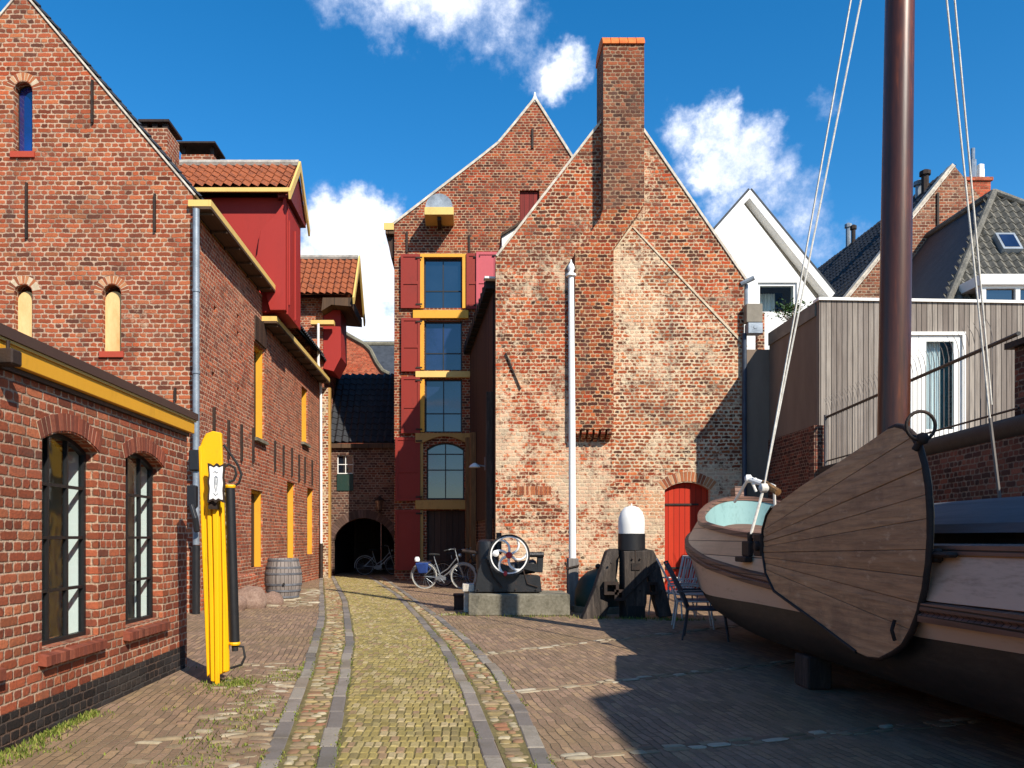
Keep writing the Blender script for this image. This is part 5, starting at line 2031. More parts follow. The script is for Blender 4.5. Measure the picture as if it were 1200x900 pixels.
mb.build('handrail', M['black'], rl, smooth=40)
mb = MB()
mb.tube([A + off + Zp * 3.02, A + off + U * (Lr + .6) + Zp * 3.02], .015, 6)
mb.build('bottom_rail', M['black'], rl)
mb = MB()
mb.tube([A + off + Zp * 2.7, A + off + Zp * 4.0], .05, 8)
mb.build('end_post', M['pole_grey'], rl)
n = 44
pk = None
for i in range(n):
    p = A + off + U * (.14 + i * Lr / n)
    if pk is None:
        mb = MB()
        mb.tube([p + Zp * 2.9, p + Zp * 4.05, p + Zp * 4.2 + N * .03, p + Zp * 4.33 + N * .10], [.006, .006, .005, .002], 5)
        pk = mb.build('picket', M['pole_grey'], rl)
        p0 = p
    else:
        c = pk.copy()
        COL.objects.link(c)
        c.parent = rl
        c.location = p - p0

# block beyond the right edge of the picture that throws the long shadow over the yard
sb = thing('unseen_shade_house', 'unseen house right of the viewer casting the yard shadow, walls white to bounce light', 'house', (7, -8, 0))
mb = MB()
mb.box(6.75, 14, -16, -1.6, 0, 8.0)
mb.build('wall', M['plaster_white'], sb)  # out of view; white walls chosen to bounce light towards the boat
mb = MB()
mb.prism([(6.5, -16, 8.003), (14.2, -16, 8.003), (10.4, -16, 10.0)], (0, 14.4, 0))
mb.build('roof', M['tile_dark'], sb)

# ------------------------------------------------------------------ the old sailing barge
BXC, BY0, BBOW = 4.5, 8.5, 13.3
boat = thing('sailing_barge', 'old wooden sailing barge standing on blocks with a fan shaped brown leeboard', 'boat', (BXC, 5, 0))


def sheer(Y):
    pts = [(-6, 1.62), (0, 1.38), (4.4, 1.353), (5.3, 1.345), (9, 1.466), (11.5, 1.64), (12.6, 1.86), (13.3, 2.08)]
    for a, b in zip(pts, pts[1:]):
        if Y <= b[0]:
            return a[1] + (b[1] - a[1]) * (Y - a[0]) / (b[0] - a[0])
    return pts[-1][1]


def interp(pts, y):
    if y <= pts[0][0]:
        return pts[0][1]
    for a, b in zip(pts, pts[1:]):
        if y <= b[0]:
            return a[1] + (b[1] - a[1]) * (y - a[0]) / (b[0] - a[0])
    return pts[-1][1]


def level(kind, Y):
    """height of a hull line at station Y"""
    if kind == 'gun':
        return sheer(Y)
    if kind == 'rubt':
        return interp([(-6, 1.2), (4.4, 1.0), (5.3, .985), (8, 1.03), (10, 1.15), (11.8, 1.34), (13.3, 1.62)], Y)
    if kind == 'rubb':
        return level('rubt', Y) - .135
    if kind == 'pale':
        return interp([(-6, .92), (4.4, .767), (5.3, .735), (8.2, .72), (10.5, .66), (13.3, .82)], Y)
    if kind == 'bilge':
        return interp([(-6, .45), (0, .36), (8, .33), (12, .40), (13.3, .6)], Y)


HALF = {'gun': (1.43, 4.75, 2.18), 'rubt': (1.52, 4.72, 2.6), 'rubb': (1.51, 4.70, 2.6), 'pale': (1.47, 4.5, 2.3), 'bilge': (1.30, 3.9, 1.9)}


def half(kind, Y):
    a, b, p = HALF[kind]
    if Y <= BY0:
        if Y < 0:
            return a * (1 - .35 * (Y / -6.0) ** 2.2)
        return a
    t = min(1, (Y - BY0) / b)
    return a * max(0.0, 1 - t ** p) ** (1 / p)


def hull_line(kind, n=26):
    """points of the port half, stern to stem, with the stem reached exactly"""
    a, b, p = HALF[kind]
    ys = [-6 + (BY0 + 6) * i / 14 for i in range(15)]
    for i in range(1, n + 1):
        th = math.pi / 2 * i / n
        ys.append(BY0 + b * math.sin(th) ** (2 / p) if i < n else BY0 + b)
    out = []
    for y in ys:
        out.append(Vector((-half(kind, y), y, level(kind, y))))
    return out


def ring(kind, dz=0.0, inset=0.0):
    pl = hull_line(kind)
    port = []
    for i, p in enumerate(pl):
        a, b = pl[max(0, i - 1)], pl[min(len(pl) - 1, i + 1)]
        d = (b - a)
        n = Vector((-d.y, d.x, 0)).normalized() if i < len(pl) - 1 else Vector((0, 1, 0))
        port.append(Vector((p.x, p.y, p.z + dz)) - n * inset)
    port[-1].x = 0
    star = [Vector((-q.x, q.y, q.z)) for q in port[:-1]][::-1]
    return [Vector((BXC + q.x, q.y, q.z)) for q in port + star]


def skin(mb, rings, close_ends=True):
    k = len(mb.v)
    n = len(rings[0])
    for r in rings:
        mb.v += r
    for i in range(len(rings) - 1):
        for j in range(n):
            j2 = (j + 1) % n
            if j == n - 1 and not close_ends:
                continue
            mb.f.append((k + i * n + j, k + i * n + j2, k + (i + 1) * n + j2, k + (i + 1) * n + j))


mb = MB()
rm = [[(a * .55 + b * .45) + Vector((0, 0, -.04)) for a, b in zip(ring('pale'), ring('bilge'))]]
rm2 = [(a * .15 + b * .85) + Vector((0, 0, -.06)) for a, b in zip(ring('pale'), ring('bilge'))]


def mixring(t, bulge):
    out = []
    for a, b in zip(ring('pale'), ring('bilge')):
        q = a * (1 - t) + b * t
        c = Vector((BXC, q.y, q.z))
        dv = (q - c)
        out.append(q + dv.normalized() * bulge if dv.length > .3 else q)
    return out


rings = [ring('pale', 0, .004), mixring(.35, .05), mixring(.7, .07), mixring(.92, .035), ring('bilge', -.03, .03)]
skin(mb, rings)
k = len(mb.v)
last = ring('bilge', -.03, .03)
mb.v += last
m_ = len(last)
h_ = m_ // 2
for i in range(h_):
    a, b, c, d = i, i + 1, m_ - 2 - i, m_ - 1 - i
    if b < c:
        mb.f.append((k + a, k + b, k + c, k + d))
hull = mb.build('hull', M['hull_black'], boat, smooth=50)
mb = MB()
skin(mb, [ring('pale', .002, .0), ring('rubb', -.002, .0)])
mb.build('lower_strake', M['hull_cream'], hull, smooth=50)
mb = MB()
ro, ri = [], []
skin(mb, [ring('rubb', 0, .01), ring('rubb', .0, -.045), ring('rubb', .045, -.055), ring('rubb', .062, -.035), ring('rubb', .078, -.055), ring('rubt', -.012, -.045), ring('rubt', 0, .02)])
mb.build('rubbing_strake', M['rub'], hull, smooth=40)
mb = MB()
skin(mb, [ring('rubt', .002, .005), ring('gun', -.06, .0)])
mb.build('upper_strake', M['hull_wood'], hull, smooth=50)
mb = MB()
skin(mb, [ring('gun', -.058, .02), ring('gun', -.058, -.03), ring('gun', 0, -.03), ring('gun', .012, .03), ring('gun', 0, .075), ring('gun', -.058, .075), ring('gun', -.058, .02)])
mb.build('cap_rail', M['rub'], hull, smooth=30)
mb = MB()
skin(mb, [ring('gun', -.06, .065), ring('gun', -.52, .10)])
mb.build('inner_bulwark', M['turq'], hull, smooth=50)
mb = MB()
dk = ring('gun', -.44, .09)
k = len(mb.v)
mb.v += dk
m_ = len(dk)
for i in range(m_ // 2):
    a, b, c, d = i, i + 1, m_ - 2 - i, m_ - 1 - i
    if b < c:
        mb.f.append((k + a, k + b, k + c, k + d))
mb.build('deck', M['rub'], hull)
# stem post
mb = MB()
st_pts = [(13.05, .35), (13.2, .75), (13.26, 1.2), (13.32, 1.7), (13.42, 2.22)]
for a, b in zip(st_pts, st_pts[1:]):
    mb.bar((BXC, a[0], a[1]), (BXC, b[0], b[1]), .14, .22)
mb.build('stem', M['rub'], hull)
# pale upper paint aft of the leeboard, its dark end and its fairlead
mb = MB()
n = 24
vs = []
for i in range(n + 1):
    y = -4 + (5.45 + 4) * i / n
    vs += [(BXC - half('rubt', y) - .006, y, level('rubt', y) + .006), (BXC - half('gun', y) - .012, y, sheer(y) - .068)]
mb.raw(vs, [(2 * i, 2 * i + 1, 2 * i + 3, 2 * i + 2) for i in range(n)])
mb.raw([Vector(v) + Vector((.03, 0, 0)) for v in vs], [(2 * i + 2, 2 * i + 3, 2 * i + 1, 2 * i) for i in range(n)])
mb.build('pale_strake', M['hull_cream'], hull)
mb = MB()
mb.box(BXC - 1.52, BXC - 1.46, 5.14, 5.26, 1.24, 1.33)
mb.box(BXC - 1.54, BXC - 1.46, 4.98, 5.22, 1.275, 1.31)
mb.build('fairlead', M['iron'], hull, bevel=.015)
# coaming and hatch cover
mb = MB()
mb.box(BXC - 1.15, BXC + 1.15, -4, 7.4, .95, 1.52)
mb.build('coaming', M['tar'], boat)
mb = MB()
n = 30
prof = [(-1.30, 1.44), (-1.27, 1.50), (-.95, 1.64), (-.35, 1.72), (0, 1.74), (.35, 1.72), (.95, 1.64), (1.27, 1.50), (1.30, 1.44)]
vs, fs = [], []
for i in range(n + 1):
    y = -4.2 + 11.8 * i / n
    for x, z in prof:
        vs.append((BXC + x, y, z + .012 * mnoise.noise(Vector((x * 2, y * 1.7, 0))) - .01))
w_ = len(prof)
for i in range(n):
    for j in range(w_ - 1):
        fs.append((i * w_ + j, i * w_ + j + 1, (i + 1) * w_ + j + 1, (i + 1) * w_ + j))
fs.append(tuple(range(w_)))
fs.append(tuple(n * w_ + j for j in reversed(range(w_))))
mb.raw(vs, fs)
mb.build('hatch_cover', M['tarp'], boat, smooth=30)
# mast
mb = MB()
mx0, mx1 = wX(1047, 8.5), wX(1054.5, 8.5)
dxz = (mx1 - mx0) / (wZ(0, 8.5) - wZ(500, 8.5))
z0, z1 = 1.0, 12.4
xa = mx0 + (z0 - wZ(500, 8.5)) * dxz
mb.tube([(xa + dxz * (z - z0), 8.5, z) for z in (z0, 3, 5, 7, 9, 11, z1)], [.155, .153, .148, .14, .125, .105, .08], 24)
mast = mb.build('mast', M['mast'], boat, smooth=60)
mb = MB()
mtop = Vector((xa + dxz * 8.8, 8.5, 9.8))
mb.lathe([(.15, -.06), (.16, 0), (.15, .06)], mtop, 20)
mb.build('mast_band', M['iron'], mast, smooth=40)


def shroud(p, q, r=.013):
    mb = MB()
    mb.tube([p, q], r, 6)
    return mb


pc = P(895, 572, 8.6)
for i, t in enumerate((-.05, .05)):
    shroud(pc, (mtop.x + t * 1.6, 8.55, 9.6), .010).build('shroud', M['rope'], boat, smooth=60)
shroud(P(880, 626, 8.6), pc, .016).build('lanyard', M['rope'], boat, smooth=60)
mb = MB()
mb.lathe([(.02, -.05), (.05, -.03), (.05, .03), (.02, .05)], pc, 10, (1, 0, 0))
mb.build('deadeye', M['rope'], boat, smooth=40)
sc2 = P(1160, 490, 9.0)
for i, t in enumerate((.0, .09)):
    shroud(sc2 + Vector((.02 * i, 0, .15 * i)), (mtop.x + .05 + t, 8.5, 10.9 + i * .45), .011).build('shroud', M['rope'], boat, smooth=60)
shroud(P(1172, 588, 9.0), sc2, .02).build('lanyard', M['pole_grey'], boat, smooth=60)
# chain plate
mb = MB()
yy = 8.62
mb.box(BXC - 1.52, BXC - 1.40, yy - .10, yy + .12, 1.20, 1.36)
mb.box(BXC - 1.58, BXC - 1.50, yy - .16, yy + .16, 1.14, 1.20)
mb.tube([(BXC - 1.47, yy, 1.3), (BXC - 1.47, yy, 1.46)], .03, 8)
mb.build('chain_plate', M['iron'], boat, bevel=.01)
# white windlass frame on the fore deck
mb = MB()
q1, q2, q3 = P(861, 588, 12.2), P(877, 561, 11.6), P(907, 571, 11.2)
mb.tube([q1, q2], .022, 8)
mb.tube([q2, q3], .04, 8)
mb.tube([q2 + Vector((.03, 0, 0)), P(886, 576, 11.6)], .02, 8)
mb.tube([q3, q3 + Vector((.1, .2, -.5))], .02, 8)
mb.lathe([(.03, -.05), (.06, -.03), (.06, .03), (.03, .05)], q2, 10, (1, -.3, 0))
mb.tube([P(884, 560, 11.5), P(884, 568, 11.5)], .03, 8)
mb.build('windlass_frame', M['white'], boat, smooth=40)
mb = MB()
mb.tube([P(895, 566, 11.3), P(912, 577, 11.0)], .05, 8)
mb.build('windlass_bar', M['brown_post'], boat, smooth=40)
# leeboard: planks fanned out from the pivot, iron-bound edge
LX = 2.93


def lp(px, py):
    Y = F * LX / (px - VX)
    return Vector((Y, EYE + (HY - py) / F * Y))


outline_px = [(893, 640), (894.5, 620), (899, 604), (905, 594), (940, 569), (980, 543), (1020, 516), (1040, 503), (1048, 499.5), (1057, 501), (1066, 509), (1074, 524), (1080, 545), (1084, 570), (1086, 600),
              (1086, 630), (1084, 660), (1080, 690), (1074, 716), (1066, 738), (1056, 755), (1044, 765), (1030, 771), (1016, 770), (1004, 764), (985, 750), (960, 731), (930, 710), (908, 693), (898, 672)]
outl2 = [lp(*p) for p in outline_px]
focus = lp(851, 648)
seam_px = [(1068, 512), (1082, 548), (1084, 580), (1085, 608), (1085, 644), (1079, 676), (1072, 706), (1061, 736)]
rays = [(lp(*p) - focus).normalized() for p in seam_px]


def clip(poly, org, d, side):
    out = []
    nrm = Vector((-d.y, d.x)) * side
    for i in range(len(poly)):
        a, b = poly[i], poly[(i + 1) % len(poly)]
        da, db = (a - org).dot(nrm), (b - org).dot(nrm)
        if da >= 0:
            out.append(a)
        if da * db < 0:
            out.append(a + (b - a) * (da / (da - db)))
    return out


lee = None
mb = MB()
eps = .0016
for i in range(len(rays) + 1):
    poly = list(outl2)
    if i > 0:
        d = rays[i - 1]
        nn = Vector((-d.y, d.x))
        poly = clip(poly, focus + nn * eps, d, 1)
    if i < len(rays):
        d = rays[i]
        nn = Vector((-d.y, d.x))
        poly = clip(poly, focus - nn * eps, d, -1)
    if len(poly) > 2:
        mb.prism([(LX + random.uniform(-.004, .004), q.x, q.y) for q in poly], (.05, 0, 0))
leeo = mb.build('leeboard', M['lee_wood'], boat, bevel=.004)
mb = MB()
core = [focus * .02 + q * .98 for q in outl2]
mb.prism([(LX + .015, q.x, q.y) for q in core], (.03, 0, 0))
mb.build('board_core', M['tar'], leeo)
mb = MB()
rim = [outl2[i] for i in range(7, 27)]
mb.tube([(LX + .02, q.x, q.y) for q in rim], .022, 8)
mb.build('iron_rim', M['iron'], leeo, smooth=50)
mb = MB()
mb.tube([(LX - .005, q.x, q.y) for q in [outl2[i] for i in (24, 26, 28, 29, 0, 1, 2, 3)]], .014, 6)
mb.build('edge_band', M['tar'], leeo, smooth=50)
mb = MB()
ce = lp(893, 640)
mb.box(LX - .03, LX + .14, ce.x - .04, ce.x + .16, ce.y - .10, ce.y + .12)
mb.lathe([(.05, -.05), (.05, .02)], (LX - .02, ce.x + .02, ce.y), 10, (1, 0, 0))
mb.build('pivot', M['iron'], leeo, bevel=.01)
rc = Vector((3.0, 5.15, EYE + (HY - 499) / F * 5.15))
rc = P(1079, 499, 5.2)
mb = MB()
mb.tube([rc + Vector((math.cos(a), 0, math.sin(a))) * .093 for a in [2 * math.pi * i / 24 for i in range(24)]], .011, 8, closed=True)
rg = mb.build('iron_ring', M['iron'], leeo, smooth=60)
mb = MB()
bb = P(1081, 514, 5.2)
mb.lathe([(.005, -.04), (.03, -.03), (.04, 0), (.03, .03), (.005, .04)], bb, 12)
mb.tube([bb, P(1072, 527, 5.25)], .022, 8)
mb.build('ring_knob', M['iron'], rg, smooth=60)
mb = MB()
e = lp(1052, 735)
mb.tube([(LX - .02, e.x, e.y + .05), (LX - .04, e.x - .0, e.y - .02), (LX - .02, e.x, e.y - .09)], .014, 6)
mb.build('eye_bolt', M['iron'], leeo)

# blocks under the keel
for i, (y, x) in enumerate(((7.6, 3.15), (4.1, 3.3), (0.6, 3.3), (9.9, 4.2))):
    o = MB()
    o.box(x, x + (.22 if i == 0 else 1.2), y - .16, y + .16, 0, .30 if i != 3 else .31)
    ob = o.build('keel_block', M['timber'], None, bevel=.015)
    tag(ob, ['weathered timber block under the barge hull below the leeboard', 'timber block in deep shade under the barge at the right edge',
             'timber block far aft under the barge hull', 'timber block under the bow of the barge'][i], 'block', 'timber blocks under the barge')

# ------------------------------------------------------------------ mooring post with splayed legs
DY = 14.0
mp = thing('mooring_post', 'stout black timber mooring post with a white dome cap and three splayed legs', 'mooring post', (wX(740, DY), DY, 0))


def dP(px, py, y=DY):
    return P(px, py, y)


cx = wX(740, DY + .25)
mb = MB()
mb.lathe([(.215, 0), (.215, 1.36)], (cx, DY + .25, 0), 20)
mb.build('pile', M['tar'], mp, smooth=50)
mb = MB()
mb.lathe([(.225, 1.47), (.232, 1.62), (.225, 1.74), (.19, 1.85), (.12, 1.93), (.02, 1.96)], (cx, DY + .25, 0), 24)
mb.lathe([(.012, 1.95), (.012, 2.0)], (cx, DY + .25, 0), 8)
mb.build('dome_cap', M['white'], mp, smooth=60)
mb = MB()
mb.lathe([(.236, 1.18), (.236, 1.468)], (cx, DY + .25, 0), 24)
mb.build('collar', M['black'], mp, smooth=40)
mb = MB()
mb.prism([dP(731, 646), dP(759, 645), dP(758, 706), dP(753, 728), dP(737, 728), dP(732, 700)], (0, .16, 0))
mb.build('leg', M['timber'], mp, bevel=.012)
mb = MB()
mb.prism([dP(717, 643, 14.2), dP(727, 643, 14.2), dP(721, 690, 14.2), dP(708, 728, 14.1), dP(682, 727, 13.9), dP(697, 690, 14.05), dP(711, 646, 14.2)], (0, .26, 0))
mb.build('leg', M['timber'], mp, bevel=.012)
mb = MB()
mb.prism([dP(757, 643, 14.2), dP(766, 645, 14.2), dP(772, 657, 14.2), dP(788, 722, 14.0), dP(773, 724, 14.0), dP(763, 690, 14.1), dP(757, 668, 14.2)], (0, .26, 0))
mb.build('leg', M['timber'], mp, bevel=.012)
mb = MB()
mb.box(wX(736, DY), wX(756, DY), DY - .008, DY + .17, .015, wZ(710, DY))
mb.build('leg_shoe', M['tar'], mp)
for a, b, c, d in ((708, 725, 682, 697), (720, 732, 691, 704), (758, 771, 682, 697)):
    mb = MB()
    mb.panel([(wX(a, DY), wZ(d, DY)), (wX(b, DY), wZ(d, DY)), (wX(b, DY), wZ(c, DY)), (wX(a, DY), wZ(c, DY))],
             [[(wX(a, DY) + .05, wZ(d, DY) + .05), (wX(b, DY) - .05, wZ(d, DY) + .05), (wX(b, DY) - .05, wZ(c, DY) - .05), (wX(a, DY) + .05, wZ(c, DY) - .05)]], (0, DY - .02, 0), Xp, -Yp, .16)
    mb.build('iron_strap', M['iron'], mp)
mb = MB()
mb.tube([dP(733, 700, DY - .02), dP(769, 665, DY - .02)], .012, 6)
mb.box(wX(740, DY), wX(750, DY), DY - .02, DY - .001, wZ(668, DY), wZ(660, DY))
mb.tube([dP(744.5, 645, DY - .004), dP(744.5, 724, DY - .004)], .008, 6)
mb.build('tie_rod', M['iron'], mp)
mb = MB()
for px, py in ((741, 655), (750, 655), (741, 690), (750, 692), (716, 660), (706, 690), (698, 712), (766, 664), (775, 692)):
    mb.lathe([(.018, 0), (.018, .03), (.008, .036)], dP(px, py, DY + (.0 if 730 < px < 760 else .06)), 6, (0, -1, 0))
mb.build('bolts', M['iron'], mp, smooth=40)
# dark green cover behind it
gc = thing('green_dome', 'dark green rounded lid standing low between the flagpole and the mooring post', 'cover', (wX(700, 15.2), 15.2, 0))
mb = MB()
mb.lathe([(.44, 0), (.45, .1), (.43, .3), (.35, .5), (.2, .64), (.03, .7)], (wX(702, 15.2), 15.3, .12), 24)
cv = mb.build('lid', M['green_dark'], gc, smooth=60)
mb = MB()
mb.lathe([(.50, 0), (.50, .12)], (wX(702, 15.2), 15.3, 0), 24)
mb.build('base', M['concrete'], gc, smooth=40)
mb = MB()
mb.lathe([(.03, 0), (.06, .03), (.05, .07), (.01, .09)], (wX(702, 15.2), 15.3, .82), 10)
mb.build('knob', M['iron'], gc, smooth=40)

# ------------------------------------------------------------------ flagpole
fp = thing('flagpole', 'tall white flagpole with a knob on top and a grey timber foot', 'flagpole', (wX(671.5, 15.8), 15.8, 0))
x = wX(671, 15.8)
mb = MB()
mb.tube([(x, 15.8, .25), (x - .01, 15.8, 3.5), (x - .03, 15.8, wZ(322, 15.8))], [.072, .066, .055], 14)
mb.build('pole', M['white'], fp, smooth=60)
mb = MB()
mb.lathe([(.055, -.05), (.10, -.03), (.10, .01), (.05, .04), (.045, .07), (.075, .12), (.06, .18), (.02, .24), (.01, .3)], (x - .03, 15.8, wZ(322, 15.8)), 14)
mb.build('finial', M['white'], fp, smooth=50)
mb = MB()
mb.box(x - .10, x + .10, 15.66, 15.72, 0, wZ(654, 15.8))
mb.box(x - .10, x + .10, 15.88, 15.94, 0, wZ(654, 15.8))
mb.box(x - .10, x + .10, 15.725, 15.875, 0, .24)
mb.build('foot', M['pole_grey'], fp, bevel=.012)
mb = MB()
mb.tube([(x - .15, 15.64, .80), (x + .1, 15.64, .86)], .018, 6)
mb.tube([(x - .16, 15.7, .92), (x - .1, 15.7, .80)], .02, 6)
mb.build('cleat', M['iron'], fp)

# ------------------------------------------------------------------ engine on its concrete block
EY = 14.5
cb = MB()
cb.box(wX(549, EY), wX(668, EY), EY, EY + 1.1, 0, .385)
blk = cb.build('concrete_block', M['concrete'], None, bevel=.02, seg=2)
tag(blk, 'low mossy concrete block carrying the black engine', 'plinth')
en = thing('stationary_engine', 'old black stationary engine with a white spoked flywheel on a concrete block', 'engine', (wX(600, EY), EY + .5, .385))
yb = EY + .25


def eP(px, py, y=EY):
    return P(px, py, y)


mb = MB()
mb.prism([eP(556, 694, yb), eP(635, 694, yb), eP(633, 675, yb), eP(604, 673, yb), eP(598, 664, yb), eP(586, 660, yb), eP(578, 652, yb), eP(566, 654, yb), eP(560, 668, yb)], (0, .5, 0))
eb = mb.build('bed_frame', M['engine'], en, bevel=.015)
mb = MB()
mb.lathe([(.15, 0), (.2, .02), (.21, .1), (.21, .5), (.19, .58), (.1, .62)], (wX(572, yb), yb + .28, wZ(672, yb)), 20)
mb.build('water_tank', M['engine'], en, smooth=50)
mb = MB()
mb.lathe([(.13, 0), (.13, .45), (.09, .5)], (wX(598, yb), yb + .2, wZ(668, yb)), 16, (1, 0, .15))
mb.lathe([(.05, 0), (.05, .4)], (wX(585, yb), yb + .15, wZ(650, yb)), 12, (0, 0, 1))
mb.build('cylinder', M['engine'], en, smooth=50)
fwc = eP(596.5, 650.5, EY + .1)
R0 = .375


def wheel_ring(c, r, w, d, n=40):
    mb = MB()
    rr = [(r - w, -d / 2), (r, -d / 2), (r, d / 2), (r - w, d / 2)]
    k = 0
    for i in range(n):
        a = 2 * math.pi * i / n
        for q, y in rr:
            mb.v.append(c + Vector((math.cos(a) * q, y, math.sin(a) * q)))
    for i in range(n):
        for j in range(4):
            mb.f.append((i * 4 + j, i * 4 + (j + 1) % 4, ((i + 1) % n) * 4 + (j + 1) % 4, ((i + 1) % n) * 4 + j))
    return mb


fw = wheel_ring(fwc, R0, .035, .10).build('flywheel', M['black'], en, smooth=30)
wheel_ring(fwc + Vector((0, -.004, 0)), R0 - .036, .022, .09).build('inner_rim', M['white'], fw, smooth=30)
for k in range(6):
    a0 = 2 * math.pi * k / 6 + .45
    mb = MB()
    pts, rs = [], []
    for i in range(9):
        t = i / 8
        rr = .04 + (R0 - .085) * t
        a = a0 + .85 * t * t - .15 * t
        pts.append(fwc + Vector((math.cos(a) * rr, -.012, math.sin(a) * rr)))
        rs.append(.024 - .004 * t)
    mb.tube(pts, rs, 8)
    mb.build('spoke', M['white'], fw, smooth=60)
mb = MB()
mb.lathe([(.062, -.03), (.062, .05), (.03, .09)], fwc, 14, (0, -1, 0))
mb.build('hub', M['hub_red'], fw, smooth=40)
mb = MB()
mb.lathe([(.06, 0), (.06, .03), (.02, .06)], fwc + Vector((-.24, -.03, .03)), 12, (0, -1, 0))
mb.build('balance_knob', M['white'], fw, smooth=40)
f2 = wheel_ring(eP(586, 668, EY + .62), .36, .04, .09).build('flywheel', M['iron'], en, smooth=30)
f2['label'] = 'dark rear flywheel'
mb = MB()
mb.prism([eP(630, 671, yb), eP(606, 665, yb), eP(606, 658, yb), eP(630, 661, yb)], (0, .1, 0))
mb.prism([eP(629, 671, yb), eP(636, 671, yb), eP(637, 650, yb), eP(634, 646, yb), eP(630, 650, yb)], (0, .12, 0))
mb.lathe([(.05, 0), (.05, .3)], eP(618, 650, yb), 10, (1, 0, 0))
mb.build('bearing_bracket', M['engine'], en, bevel=.008)
mb = MB()
mb.tube([eP(576, 650, yb + .2), eP(560, 648, yb + .25), eP(542, 645.5, yb + .3)], .035, 8)
mb.build('exhaust_pipe', M['iron'], en, smooth=50)
mb = MB()
mb.lathe([(.035, -.08), (.05, 0), (.035, .08)], eP(592, 672, EY + .12), 10, (0, 1, 0))
mb.build('crank_hub', M['hub_red'], en, smooth=40)
mb = MB()
for px in (560, 578, 604, 628):
    mb.lathe([(.016, 0), (.016, .025), (.008, .03)], eP(px, 691, yb), 6, (0, -1, 0))
mb.tube([eP(612, 664, yb + .02), eP(618, 684, yb - .02), eP(630, 688, yb - .02)], .014, 6)
mb.tube([eP(570, 655, yb - .02), eP(578, 676, yb - .05), eP(588, 688, yb - .05)], .016, 6)
mb.build('bolts_and_pipes', M['iron'], en, smooth=40)
# granite post and wooden box beside it
o = MB()
o.box(wX(543.5, 15.2), wX(552.5, 15.2), 15.1, 15.32, 0, wZ(693, 15.2))
o.box(wX(542, 15.2), wX(556, 15.2), 15.0, 15.42, wZ(692.8, 15.2), wZ(684, 15.2))
tag(o.build('stone_post', M['coping'], None, bevel=.012), 'short pale stone post at the left end of the concrete block', 'post')
o = MB()
o.box(wX(532, 15.8), wX(545, 15.8), 15.7, 16.05, 0, .26)
o.box(wX(531, 15.8), wX(546, 15.8), 15.68, 16.07, .262, .30)
tag(o.build('wooden_box', M['dark_planks'], None, bevel=.008), 'small brown wooden box on the ground left of the pale stone post', 'box')

# ------------------------------------------------------------------ bicycles


